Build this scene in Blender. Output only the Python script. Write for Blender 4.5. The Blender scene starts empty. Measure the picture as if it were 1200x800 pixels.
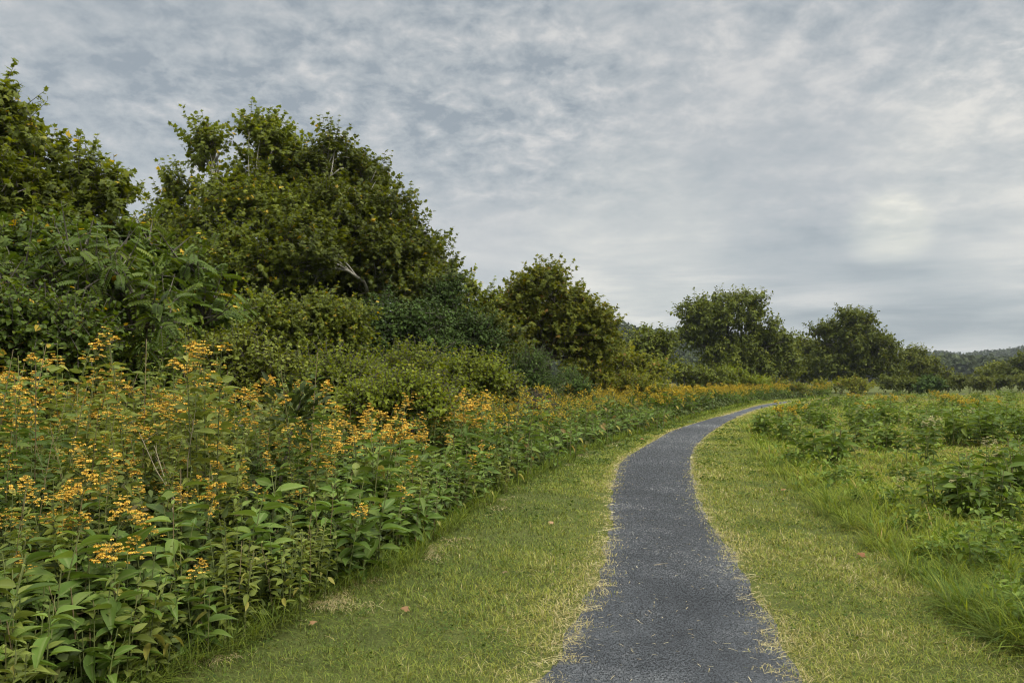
import bpy, math, random
import numpy as np
from mathutils import Vector

rng = np.random.default_rng(7)
random.seed(7)
S = bpy.context.scene
COL = S.collection
PI = math.pi

# ------------------------------------------------------------------ camera numbers
EYE = 1.6
FPX = 934.0                       # focal length in pixels of the 1200 px wide frame
PITCH = math.atan(45.0 / FPX)     # horizon lies 45 px below the middle of the frame
HOR = 445.0


def gx(px, d):                    # sideways metres of image column px at distance d
    return (px - 600.0) / FPX * d


def gz(py, d):                    # height of image row py at distance d
    return EYE + (HOR - py) / FPX * d


def gd(py):                       # distance of the level ground seen at row py
    return EYE * FPX / (py - HOR)


def curve_of(points):             # (px, py) edge points -> X as a function of Y
    ys = np.array([gd(p[1]) for p in points]); xs = np.array([gx(p[0], gd(p[1])) for p in points])
    o = np.argsort(ys)
    return ys[o], xs[o]


def extend(yx, near, far):
    y, x = yx
    ny, nx = zip(*near); fy, fx = zip(*far)
    return np.concatenate([ny, y, fy]), np.concatenate([nx, x, fx])


def smooth(yx, n=900, k=5):
    y, x = yx
    # even steps in log distance, then a moving average
    t = np.linspace(math.log(y[0] + 12), math.log(y[-1] + 12), n)
    yy = np.exp(t) - 12
    xx = np.interp(yy, y, x)
    w = np.hanning(2 * k * 4 + 1); w /= w.sum()
    pad = k * 4
    xp = np.concatenate([2 * xx[0] - xx[pad:0:-1], xx, 2 * xx[-1] - xx[-2:-pad - 2:-1]])
    return yy, np.convolve(xp, w, 'valid')


P_L = smooth(extend(curve_of([(622, 800), (674, 740), (705, 670), (718, 620), (717, 575), (726, 540), (760, 520), (788, 504), (845, 487), (888, 474.5)]),
                    [(-8, -1.0), (0, -0.25)], [(62, 21.6), (72, 30), (84, 43), (100, 64)]))
P_R = smooth(extend(curve_of([(912, 790), (906, 748), (886, 706), (852, 647), (816, 594), (806, 545), (809, 527), (824, 511), (853, 492.5), (888, 479)]),
                    [(-8, 1.45), (0, 1.42), (3.8, 1.40)], [(60.5, 21.6), (70.5, 30.2), (82.5, 43.5), (98, 64.5)]))
T_E = smooth(extend(curve_of([(200, 790), (330, 730), (410, 690), (500, 640), (545, 600), (600, 570), (680, 530), (740, 510), (800, 492), (870, 475)]),
                    [(-8, -5.5), (0, -3.6), (3.2, -2.15)], [(62, 19.5), (72, 27), (84, 40), (100, 60)]))
M_E = smooth(extend(curve_of([(1200, 760), (1110, 715), (1040, 655), (950, 590), (885, 540), (868, 505), (897, 481)]),
                    [(-8, 3.6), (0, 3.3), (3.6, 3.1)], [(58, 20.6), (62, 21.2), (70, 27), (82, 40), (98, 60)]))
xl = lambda y: np.interp(y, *P_L)
xr = lambda y: np.interp(y, *P_R)
xt = lambda y: np.interp(y, *T_E)
xm = lambda y: np.interp(y, *M_E)

# ------------------------------------------------------------------ node helpers


def nd(nt, typ, **kw):
    n = nt.nodes.new(typ)
    for k, v in kw.items():
        if k.startswith('i_'):
            n.inputs[k[2:].replace('_', ' ')].default_value = v
        else:
            setattr(n, k, v)
    return n


def ramp(nt, stops, interp='LINEAR'):
    r = nt.nodes.new('ShaderNodeValToRGB')
    e = r.color_ramp.elements
    r.color_ramp.interpolation = interp
    while len(e) > 1:
        e.remove(e[-1])
    for i, (p, c) in enumerate(stops):
        x = e[0] if i == 0 else e.new(p)
        x.position = p
        x.color = (*c, 1.0) if len(c) == 3 else c
    return r


def new_mat(name):
    m = bpy.data.materials.new(name)
    m.use_nodes = True
    nt = m.node_tree
    nt.nodes.clear()
    out = nt.nodes.new('ShaderNodeOutputMaterial')
    return m, nt, out


def leaf_mat(name, stops, transl=0.3, rough=0.5, spec=0.35, mid=0.0, jitter=0.25, base_dark=None):
    """Leaves: colour from each leaf's own random number, a paler midrib, light coming through."""
    m, nt, out = new_mat(name)
    L = nt.links
    at = nd(nt, 'ShaderNodeAttribute', attribute_name='tint')
    rp = ramp(nt, stops)
    L.new(at.outputs['Fac'], rp.inputs[0])
    col = rp.outputs[0]
    if mid:
        a2 = nd(nt, 'ShaderNodeAttribute', attribute_name='aux')
        mx = nd(nt, 'ShaderNodeMix', data_type='RGBA', blend_type='MIX')
        mr = nd(nt, 'ShaderNodeMapRange', i_From_Min=0.72, i_From_Max=1.0, i_To_Min=0.0, i_To_Max=mid)
        L.new(a2.outputs['Fac'], mr.inputs['Value'])
        L.new(mr.outputs[0], mx.inputs[0]); L.new(col, mx.inputs[6])
        mx.inputs[7].default_value = (0.22, 0.26, 0.10, 1)
        col = mx.outputs[2]
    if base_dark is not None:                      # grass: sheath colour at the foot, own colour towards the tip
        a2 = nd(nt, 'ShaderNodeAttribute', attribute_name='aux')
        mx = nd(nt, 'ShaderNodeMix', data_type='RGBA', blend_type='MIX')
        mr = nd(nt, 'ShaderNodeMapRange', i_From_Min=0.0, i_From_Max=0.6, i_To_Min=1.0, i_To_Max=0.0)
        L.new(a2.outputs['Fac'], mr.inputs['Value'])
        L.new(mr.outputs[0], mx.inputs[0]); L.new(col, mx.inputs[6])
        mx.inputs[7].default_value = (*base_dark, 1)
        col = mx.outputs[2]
    oi = nd(nt, 'ShaderNodeObjectInfo')
    mr2 = nd(nt, 'ShaderNodeMapRange', i_To_Min=1.0 - jitter, i_To_Max=1.0 + jitter)
    L.new(oi.outputs['Random'], mr2.inputs['Value'])
    hs = nd(nt, 'ShaderNodeHueSaturation')
    L.new(mr2.outputs[0], hs.inputs['Value']); L.new(col, hs.inputs['Color'])
    bs = nd(nt, 'ShaderNodeBsdfPrincipled', i_Roughness=rough)
    bs.inputs['Specular IOR Level'].default_value = spec
    L.new(hs.outputs[0], bs.inputs['Base Color'])
    if transl > 0:
        tr = nt.nodes.new('ShaderNodeBsdfTranslucent')
        h2 = nd(nt, 'ShaderNodeHueSaturation', i_Saturation=1.1, i_Value=1.15)
        h2.inputs['Hue'].default_value = 0.485
        L.new(hs.outputs[0], h2.inputs['Color']); L.new(h2.outputs[0], tr.inputs['Color'])
        ms = nd(nt, 'ShaderNodeMixShader'); ms.inputs[0].default_value = transl
        L.new(bs.outputs[0], ms.inputs[1]); L.new(tr.outputs[0], ms.inputs[2])
        L.new(ms.outputs[0], out.inputs[0])
    else:
        L.new(bs.outputs[0], out.inputs[0])
    return m


def bark_mat(name, c1, c2, scale=6.0, stretch=0.35, bump=0.4):
    m, nt, out = new_mat(name)
    L = nt.links
    tc = nt.nodes.new('ShaderNodeTexCoord')
    mp = nt.nodes.new('ShaderNodeMapping'); mp.inputs['Scale'].default_value = (1, 1, stretch)
    L.new(tc.outputs['Object'], mp.inputs['Vector'])
    n = nd(nt, 'ShaderNodeTexNoise', i_Scale=scale, i_Detail=6.0, i_Roughness=0.65)
    L.new(mp.outputs[0], n.inputs['Vector'])
    r = ramp(nt, [(0.35, c1), (0.62, c2)])
    L.new(n.outputs['Fac'], r.inputs[0])
    bs = nd(nt, 'ShaderNodeBsdfPrincipled', i_Roughness=0.85)
    L.new(r.outputs[0], bs.inputs['Base Color'])
    b = nd(nt, 'ShaderNodeBump', i_Strength=bump, i_Distance=0.02)
    L.new(n.outputs['Fac'], b.inputs['Height']); L.new(b.outputs[0], bs.inputs['Normal'])
    L.new(bs.outputs[0], out.inputs[0])
    return m


G = lambda *a: tuple(a)
M = {}
def fol(stops, r=1.5, g=1.42, b=1.0):
    return [(p, (c[0] * r, c[1] * g, c[2] * b)) for p, c in stops]
M['syc'] = leaf_mat('sycamore_leaf', fol([(0, G(.028, .038, .009)), (.45, G(.050, .065, .014)), (.85, G(.088, .102, .021)), (.96, G(.12, .12, .024)), (1, G(.28, .19, .04))], 2.3, 2.25, 1.2), .42, .55, .25)
M['syc_yellow'] = leaf_mat('turning_leaf', fol([(0, G(.04, .048, .012)), (.4, G(.075, .085, .018)), (.75, G(.125, .118, .024)), (.92, G(.16, .125, .03)), (1, G(.15, .08, .035))], 1.75, 1.85, 1.1), .42, .6, .15)
M['sumac'] = leaf_mat('compound_leaf', fol([(0, G(.028, .045, .01)), (.5, G(.052, .080, .016)), (.9, G(.095, .118, .022)), (.955, G(.12, .12, .022)), (.975, G(.30, .22, .04)), (1, G(.30, .19, .03))], 1.7, 1.75, 1.1), .35, .55, .22)
M['cedar'] = leaf_mat('cedar_needle', fol([(0, G(.020, .032, .010)), (.6, G(.036, .055, .016)), (1, G(.066, .085, .025))], 1.8, 2.0, 1.3), .15, .7, .15)
M['oak'] = leaf_mat('oak_leaf', fol([(0, G(.028, .038, .009)), (.5, G(.052, .066, .013)), (1, G(.10, .108, .024))], 2.05, 2.05, 1.2), .3, .6, .2)
M['oak2'] = leaf_mat('pale_oak_leaf', fol([(0, G(.04, .05, .012)), (.5, G(.075, .088, .02)), (1, G(.13, .13, .035))], 1.7, 1.75, 1.0), .3, .6, .2)
M['bramble'] = leaf_mat('bramble_leaf', fol([(0, G(.045, .07, .016)), (.5, G(.080, .112, .026)), (.9, G(.125, .16, .04)), (1, G(.16, .17, .05))], 1.95, 1.75, .85), .4, .6, .12)
M['purple'] = leaf_mat('seedhead_leaf', [(0, G(.07, .055, .045)), (.5, G(.14, .11, .08)), (.8, G(.19, .15, .09)), (1, G(.10, .12, .04))], .2, .7, .15)
M['wing'] = leaf_mat('wildflower_leaf', [(0, G(.042, .080, .014)), (.5, G(.094, .156, .026)), (.86, G(.165, .225, .044)), (.95, G(.20, .23, .06)), (.98, G(.36, .31, .07)), (1, G(.26, .17, .07))], .36, .52, .17, mid=.5)
M['wing_old'] = leaf_mat('wildflower_small_leaf', [(0, G(.08, .105, .02)), (.5, G(.15, .185, .034)), (.88, G(.21, .24, .05)), (1, G(.30, .27, .06))], .36, .55, .15, mid=.3)
M['mead'] = leaf_mat('meadow_plant_leaf', [(0, G(.040, .072, .012)), (.5, G(.092, .148, .022)), (1, G(.18, .235, .04))], .36, .55, .16, mid=.4)
M['stem'] = leaf_mat('green_stem', [(0, G(.08, .10, .03)), (.6, G(.14, .16, .05)), (1, G(.16, .12, .06))], 0, .6, .3)
M['drystem'] = leaf_mat('dry_stem', [(0, G(.16, .13, .08)), (1, G(.36, .31, .21))], 0, .7, .2)
M['petal'] = leaf_mat('orange_yellow_petal', [(0, G(.48, .23, .03)), (.35, G(.58, .36, .05)), (1, G(.66, .50, .10))], .25, .6, .1, jitter=.15)
M['petal_far'] = leaf_mat('yellow_petal', [(0, G(.40, .29, .035)), (.5, G(.55, .43, .055)), (1, G(.64, .54, .10))], .25, .6, .1, jitter=.15)
M['disc'] = leaf_mat('flower_disc', [(0, G(.22, .13, .03)), (1, G(.42, .28, .06))], 0, .7, .1)
M['white_bloom'] = leaf_mat('cream_bloom', [(0, G(.34, .32, .14)), (1, G(.58, .54, .30))], .2, .6, .1)
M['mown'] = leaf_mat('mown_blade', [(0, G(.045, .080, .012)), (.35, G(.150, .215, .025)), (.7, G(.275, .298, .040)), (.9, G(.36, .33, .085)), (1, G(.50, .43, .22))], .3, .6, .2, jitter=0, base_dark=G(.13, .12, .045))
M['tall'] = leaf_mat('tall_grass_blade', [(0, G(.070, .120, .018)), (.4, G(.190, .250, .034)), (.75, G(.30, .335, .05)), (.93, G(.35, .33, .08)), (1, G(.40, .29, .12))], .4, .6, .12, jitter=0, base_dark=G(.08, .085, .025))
M['straw'] = leaf_mat('straw_blade', [(0, G(.28, .22, .10)), (.5, G(.42, .37, .19)), (1, G(.58, .53, .33))], .2, .6, .2, jitter=0)
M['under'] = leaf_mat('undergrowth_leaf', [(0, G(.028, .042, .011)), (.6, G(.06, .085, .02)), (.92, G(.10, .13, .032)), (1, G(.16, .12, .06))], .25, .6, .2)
M['woods'] = leaf_mat('far_wood_leaf', [(0, G(.026, .036, .013)), (.5, G(.040, .054, .018)), (1, G(.066, .080, .026))], .2, .7, .1)
M['fallen'] = leaf_mat('fallen_leaf_brown', [(0, G(.20, .085, .03)), (.5, G(.22, .13, .06)), (1, G(.34, .26, .16))], .1, .6, .2)
M['whitebark'] = bark_mat('white_sycamore_bark', G(.12, .11, .085), G(.38, .36, .31), 5, .5)
M['bark'] = bark_mat('brown_bark', G(.035, .028, .02), G(.10, .085, .065), 9)
M['twig'] = bark_mat('grey_twig', G(.05, .042, .03), G(.13, .115, .09), 12)

# ------------------------------------------------------------------ mesh collector


class Acc:
    def __init__(s):
        s.v, s.t, s.a, s.f, s.m, s.n = [], [], [], {3: [], 4: []}, {3: [], 4: []}, 0

    def raw(s, v, f3=None, f4=None, tint=.5, aux=0., mat=0):
        v = np.asarray(v, float).reshape(-1, 3)
        k = len(v)
        s.v.append(v)
        s.t.append(np.broadcast_to(np.asarray(tint, float), (k,)).copy())
        s.a.append(np.broadcast_to(np.asarray(aux, float), (k,)).copy())
        for q, f in ((3, f3), (4, f4)):
            if f is not None and len(f):
                f = np.asarray(f, int).reshape(-1, q) + s.n
                s.f[q].append(f); s.m[q].append(np.full(len(f), mat, int))
        s.n += k

    def inst(s, tpl, pos, y, up, sx, sy, sz=None, tint=None, mat=0):
        """Many copies of a template leaf: y = the way it points, up = about which way its face looks."""
        V, F3, F4, A = tpl
        pos = np.asarray(pos, float).reshape(-1, 3); n = len(pos)
        if n == 0:
            return
        y = norm(np.broadcast_to(y, (n, 3))); up = np.broadcast_to(up, (n, 3))
        x = np.cross(y, up); bad = (np.linalg.norm(x, axis=1) < 1e-4)
        if bad.any():
            x = x.copy(); x[bad] = np.cross(y[bad], np.array([.3, .9, .1]))
        x = norm(x); z = np.cross(x, y)
        sx = np.broadcast_to(np.asarray(sx, float), (n,)); sy = np.broadcast_to(np.asarray(sy, float), (n,))
        sz = sy if sz is None else np.broadcast_to(np.asarray(sz, float), (n,))
        P = (pos[:, None] + x[:, None] * (V[None, :, 0:1] * sx[:, None, None]) + y[:, None] * (V[None, :, 1:2] * sy[:, None, None])
             + z[:, None] * (V[None, :, 2:3] * sz[:, None, None]))
        k = len(V)
        t = rng.random(n) if tint is None else np.broadcast_to(np.asarray(tint, float), (n,))
        off = (np.arange(n) * k)[:, None, None]
        s.raw(P.reshape(-1, 3), None if F3 is None else (F3[None] + off).reshape(-1, 3), None if F4 is None else (F4[None] + off).reshape(-1, 4),
              np.repeat(t, k), np.tile(A, n), mat)

    def tube(s, pts, rad, sides=5, tint=.5, mat=0):
        pts = np.asarray(pts, float); n = len(pts)
        rad = np.broadcast_to(np.asarray(rad, float), (n,))
        d = norm(np.gradient(pts, axis=0))
        ref = np.array([.31, .95, .05]) if abs(d[0][2]) > .5 else np.array([0., 0., 1.])
        x = norm(np.cross(d, ref)); z = np.cross(x, d)
        a = np.arange(sides) / sides * 2 * PI
        ring = pts[:, None] + rad[:, None, None] * (np.cos(a)[None, :, None] * x[:, None] + np.sin(a)[None, :, None] * z[:, None])
        i, j = np.meshgrid(np.arange(n - 1), np.arange(sides), indexing='ij')
        j2 = (j + 1) % sides
        f = np.stack([i * sides + j, i * sides + j2, (i + 1) * sides + j2, (i + 1) * sides + j], -1).reshape(-1, 4)
        s.raw(ring.reshape(-1, 3), None, f, tint, 0, mat)

    def build(s, name, mats, parent=None, smooth_=False):
        me = bpy.data.meshes.new(name)
        v = np.concatenate(s.v)
        me.vertices.add(len(v)); me.vertices.foreach_set('co', v.astype(np.float32).ravel())
        fs, st, tot, mi, o = [], [], [], [], 0
        for q in (3, 4):
            if s.f[q]:
                f = np.concatenate(s.f[q]); fs.append(f.ravel())
                st.append(o + np.arange(len(f)) * q); tot.append(np.full(len(f), q)); mi.append(np.concatenate(s.m[q]))
                o += f.size
        fs = np.concatenate(fs).astype(np.int32); st = np.concatenate(st).astype(np.int32)
        tot = np.concatenate(tot).astype(np.int32); mi = np.concatenate(mi).astype(np.int32)
        me.loops.add(len(fs)); me.loops.foreach_set('vertex_index', fs)
        me.polygons.add(len(st)); me.polygons.foreach_set('loop_start', st); me.polygons.foreach_set('loop_total', tot)
        me.polygons.foreach_set('material_index', mi)
        if smooth_:
            me.polygons.foreach_set('use_smooth', np.ones(len(st), bool))
        for nm, dat in (('tint', s.t), ('aux', s.a)):
            a = me.attributes.new(nm, 'FLOAT', 'POINT'); a.data.foreach_set('value', np.concatenate(dat).astype(np.float32))
        for m in (mats if isinstance(mats, (list, tuple)) else [mats]):
            me.materials.append(m)
        me.update(calc_edges=True)
        o = bpy.data.objects.new(name, me); COL.objects.link(o)
        if parent is not None:
            o.parent = parent
        return o


def norm(v):
    v = np.asarray(v, float)
    return v / np.maximum(np.linalg.norm(v, axis=-1, keepdims=True), 1e-9)


def tag(o, label, cat, group=None, kind=None):
    if label: o['label'] = label
    if cat: o['category'] = cat
    if group: o['group'] = group
    if kind: o['kind'] = kind
    return o


def thing(name, label, cat, loc=(0, 0, 0), group=None):
    o = bpy.data.objects.new(name, None); COL.objects.link(o)
    o.location = loc; o.empty_display_size = .2
    return tag(o, label, cat, group)


def copy_tree(o, parent=None):
    c = o.copy(); COL.objects.link(c); c.parent = parent
    for ch in list(o.children):
        copy_tree(ch, c)
    return c


def vnoise(p, sc, seed=0):
    """Cheap smooth 3-D noise, about -1..1."""
    r = np.random.default_rng(seed)
    out = np.zeros(len(p))
    for k in range(6):
        d = r.normal(size=3); d /= np.linalg.norm(d)
        e = r.normal(size=3); e /= np.linalg.norm(e)
        f = sc * (1 + .35 * k)
        out += np.sin(p @ d * f + r.random() * 6.3 + 1.3 * np.sin(p @ e * f * .7 + r.random() * 6.3))
    return out / 3.2


# ------------------------------------------------------------------ leaf templates (length along +Y = 1, width along X)


def leaf_tpl(nseg=5, w=.5, peak=.38, droop=.25, fold=.25, taper=1.0):
    V, A = [(0, 0, 0)], [1.]
    rows = []
    for i in range(1, nseg):
        t = i / nseg
        ww = w * (math.sin(PI * t ** (math.log(.5) / math.log(peak)))) ** taper
        z = -droop * t * t
        rows.append(len(V))
        V += [(-ww, t, z + fold * ww), (0, t, z), (ww, t, z + fold * ww)]; A += [0., 1., 0.]
    V.append((0, 1, -droop)); A.append(1.)
    tip = len(V) - 1
    F3 = [(0, rows[0] + 1, rows[0]), (0, rows[0] + 2, rows[0] + 1), (rows[-1], rows[-1] + 1, tip), (rows[-1] + 1, rows[-1] + 2, tip)]
    F4 = []
    for a, b in zip(rows, rows[1:]):
        F4 += [(a, a + 1, b + 1, b), (a + 1, a + 2, b + 2, b + 1)]
    return np.array(V, float), np.array(F3), (np.array(F4) if F4 else None), np.array(A)


def maple_tpl(curl=.22):
    half = [(0, .02), (.22, -.05), (.50, .10), (.34, .26), (.62, .52), (.30, .52), (.20, .66), (.14, .78)]
    pts = half + [(0, 1.0)] + [(-x, y) for x, y in half[:0:-1]]
    V = [(0, .38, .03)] + [(x, y, -curl * (x * x * 1.6 + (y - .3) ** 2 * .8)) for x, y in pts]
    n = len(pts)
    F = [(0, 1 + i, 1 + (i + 1) % n) for i in range(n)]
    return np.array(V, float), np.array(F), None, np.zeros(len(V))


def hex_tpl(w=.3, fold=.3, droop=.2):
    V = [(0, 0, 0), (w, .3, fold * w), (w * .8, .65, fold * w - droop * .4), (0, 1, -droop), (-w * .8, .65, fold * w - droop * .4), (-w, .3, fold * w)]
    return np.array(V, float), None, np.array([(0, 1, 2, 3), (0, 3, 4, 5)]), np.zeros(6)


def blade_tpl(nseg=3, bend=.5):
    V, A = [], []
    for i in range(nseg):
        t = i / nseg
        w = .5 * (1 - t ** 1.6 * .75)
        V += [(-w, t * (1 - .25 * bend * t), -bend * t * t), (w, t * (1 - .25 * bend * t), -bend * t * t)]; A += [t, t]
    V.append((0, 1 - .25 * bend, -bend)); A.append(1.)
    F4 = [(2 * i, 2 * i + 1, 2 * i + 3, 2 * i + 2) for i in range(nseg - 1)]
    F3 = [(2 * nseg - 2, 2 * nseg - 1, 2 * nseg)]
    return np.array(V, float), np.array(F3), np.array(F4), np.array(A)


LEAF = leaf_tpl(6, .5, .36, .30, .28)
LEAF_B = leaf_tpl(6, .5, .40, .12, .18)
LEAF_MID = leaf_tpl(4, .5, .38, .28, .28)
MAPLE = [maple_tpl(.15), maple_tpl(.45)]
HEX = hex_tpl()
HEXN = hex_tpl(.5, .25, .2)
BL = [blade_tpl(3, .25), blade_tpl(3, .6), blade_tpl(3, 1.0)]


def randdir(n):
    return norm(rng.normal(size=(n, 3)))


# ------------------------------------------------------------------ trees and shrubs
def crown_points(lobes, n, seed, gap=-.25, clump=1.6, shell=.5, sub=14):
    """n points in many small leaf clumps spread over the lobes' outsides, with their outward directions."""
    r = np.random.default_rng(seed * 17 + 3)
    C, R = [], []
    for c, rad in lobes:
        k = max(4, int(sub * (.7 + .6 * r.random())))
        d = norm(r.normal(size=(k, 3)) + np.array([0, 0, .15]))
        C.append(c + d * rad * (.30 + .42 * r.random((k, 1)) ** .6))
        R.append(rad * r.uniform(.30, .55, (k, 1)))
    C, R = np.concatenate(C), np.concatenate(R)
    vol = (R[:, 0] * R[:, 1] * R[:, 2]) ** .72
    P, D = [], []
    need = n
    while need > 0:
        k = rng.choice(len(C), size=need * 2, p=vol / vol.sum())
        d = randdir(need * 2)
        q = rng.random(need * 2) ** shell
        p = C[k] + d * R[k] * q[:, None]
        ok = vnoise(p, clump * 3, seed) > gap - .45
        ok &= (p[:, 2] > .25) & ((d[:, 2] > -.25) | (rng.random(need * 2) < .4))
        P.append(p[ok][:need]); D.append((d / R[k])[ok][:need])
        need -= len(P[-1])
    return np.concatenate(P), norm(np.concatenate(D))


def bent(p0, p1, n, bow, seed):
    r = np.random.default_rng(seed)
    t = np.linspace(0, 1, n)[:, None]
    p = p0 * (1 - t) + p1 * t
    off = r.normal(size=3) * bow; off[2] = abs(off[2])
    p = p + np.sin(t * PI) * off + np.cumsum(r.normal(size=(n, 3)) * bow * .12, 0) * np.sin(t * PI)
    p[0], p[-1] = p0, p1
    return p


def plant_tree(name, label, cat, base, lobes, leaf, bark, n_twigs=600, per=13, twig=.8, size=.16, aspect=None, kind='maple', seed=1, trunk_r=.16,
               stems=1, up=.35, gap=-.25, clump=1.6, group=None, show_limbs=True, shell=.5, crown_name='crown', droop=.35, boughs=5):
    """Lobes are given in metres relative to the base: trunk(s), a limb to each lobe, boughs inside it, leafy twigs outside."""
    global rng
    rng = np.random.default_rng(seed * 101 + 5)
    t = thing(name, label, cat, base, group)
    lobes = [(np.array(c, float), np.array(r, float)) for c, r in lobes]
    top = max(c[2] for c, r in lobes)
    low = min(c[2] - r[2] for c, r in lobes)
    # trunk
    ta = Acc()
    forks = []
    for s_ in range(stems):
        a = 2 * PI * s_ / stems + seed
        b0 = np.array([math.cos(a), math.sin(a), 0]) * trunk_r * 1.6 * (stems > 1)
        mean = np.mean([c for c, r in lobes], axis=0)
        fk = b0 * 3 + np.array([mean[0] * .35, mean[1] * .35, max(.3, low + (top - low) * .22)])
        pts = bent(b0 - np.array([0, 0, .1]), fk, 8, trunk_r * .8, seed + s_)
        ta.tube(pts, np.linspace(trunk_r * 1.25, trunk_r * .75, 8) / (stems ** .4), 8)
        forks.append(fk)
    trunk = ta.build('trunk', bark, t, True)
    br = Acc()
    for i, (c, r) in enumerate(lobes):
        fk = forks[i % len(forks)]
        pts = bent(fk, c + np.array([0, 0, -r[2] * .1]), 9, .10 * np.linalg.norm(c - fk) + .03, seed * 7 + i)
        r0 = trunk_r * .62 / (stems ** .4)
        la = Acc() if show_limbs else br
        la.tube(pts, np.linspace(r0, r0 * .42, 9), 6)
        for b in range(boughs):
            d = norm(np.random.default_rng(seed * 31 + i * 9 + b).normal(size=3) + np.array([0, 0, .5]))
            k0 = 4 + b % 5
            la.tube(bent(pts[k0], c + d * r * .85, 6, .12 * r.max(), seed + i * 50 + b), np.linspace(r0 * .45, r0 * .14, 6), 4)
        if show_limbs:
            la.build('limb', bark, trunk, True)
    if not show_limbs:
        br.build('branches' if False else 'branchwork', bark, trunk, True)
    # leafy twigs
    ca = Acc()
    p, out = crown_points(lobes, n_twigs, seed, gap, clump, shell)
    d = norm(out + np.array([0, 0, up]) + rng.normal(size=p.shape) * .45)
    ln = twig * rng.uniform(.55, 1.3, len(p))
    for i in range(0, len(p)):
        q = p[i] + d[i] * ln[i]
        ca.tube([p[i] - d[i] * .3 * ln[i], q], [.010 * size / .16 + .002, .003], 3, .5, 1)
    tt = np.tile((np.arange(per) + .6) / per, (len(p), 1)) + rng.normal(size=(len(p), per)) * .04
    tint_tw = np.clip(rng.normal(.5, .2, len(p)), 0, 1)
    pos = p[:, None] + d[:, None] * (tt * ln[:, None])[..., None]
    rad = norm(rng.normal(size=pos.shape)); rad = norm(rad - (rad * d[:, None]).sum(-1, keepdims=True) * d[:, None])
    ldir = norm(rad + d[:, None] * (.25 + .9 * tt[..., None] ** 3) + np.array([0, 0, -droop]))
    lup = norm(rng.normal(size=pos.shape) * .45 + np.array([0, 0, 1.]) + out[:, None] * .5)
    sz = size * rng.uniform(.6, 1.25, tt.shape) * (1.1 - .35 * tt)
    tint = np.clip(tint_tw[:, None] * .55 + rng.random(tt.shape) * .45, 0, .999)
    yel = rng.random(tt.shape) < .02
    tint = np.where(yel, .985, tint * .96)
    pos, ldir, lup, sz, tint = pos.reshape(-1, 3), ldir.reshape(-1, 3), lup.reshape(-1, 3), sz.ravel(), tint.ravel()
    if kind == 'maple':
        h = rng.random(len(pos)) < .5
        for q, tp in zip((h, ~h), MAPLE):
            ca.inst(tp, pos[q], ldir[q], lup[q], sz[q], sz[q], tint=tint[q])
    elif kind == 'hex':
        ca.inst(HEX, pos, ldir, lup, sz * (aspect or 1.0), sz, tint=tint)
    elif kind == 'needle':
        ca.inst(HEX, pos, norm(ldir * .6 + np.repeat(d, per, 0)), lup, sz * .22, sz, tint=tint)
    elif kind == 'compound':
        # each "leaf" is a long stalk with paired leaflets
        L = sz * 1.0
        for k in range(8):
            f = (k + 1.2) / 9
            side = norm(np.cross(ldir, lup))
            drop = np.array([0, 0, -1.]) * (f * f * .28 * L)[:, None]
            q = pos + ldir * (f * L)[:, None] + drop
            for sgn in (-1, 1):
                ca.inst(HEX, q, side * sgn + ldir * .45 + np.array([0, 0, -.25]), lup, L * .22, L * .27 * (1 - .5 * abs(f - .45)), tint=np.clip(tint + rng.normal(size=len(q)) * .015, 0, .999))
        ca.inst(HEX, pos + ldir * L[:, None], ldir + np.array([0, 0, -.4]), lup, L * .22, L * .25, tint=tint)
        for i in range(len(pos)):
            ca.tube([pos[i], pos[i] + ldir[i] * L[i] * .5 - np.array([0, 0, .07 * L[i]]), pos[i] + ldir[i] * L[i] - np.array([0, 0, .28 * L[i]])], [.004, .003, .002], 3, .5, 1)
    ca.build(crown_name, [leaf, M['twig']], t)
    return t


def lob(px, py, rx, ry, d, dd=0, depth=None):
    """A crown lobe seen at (px, py) with radii in pixels, standing at distance d + dd."""
    D = d + dd
    k = D / FPX
    return np.array([gx(px, D), D, gz(py, D)]), np.array([rx * k, (depth if depth else (rx + ry) / 2) * k, ry * k])


def tree_at(name, label, cat, basepx, d, lobes, leaf, bark, **kw):
    """Lobes as (px, py, rx, ry[, dd]) at distance d; base on the ground below basepx."""
    base = np.array([gx(basepx, d), d, 0.])
    L = []
    for l in lobes:
        c, r = lob(l[0], l[1], l[2], l[3], d, l[4] if len(l) > 4 else 0)
        L.append((c - base, r))
    return plant_tree(name, label, cat, tuple(base), L, leaf, bark, **kw)


TG = 'trees behind the wildflower thicket'
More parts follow.
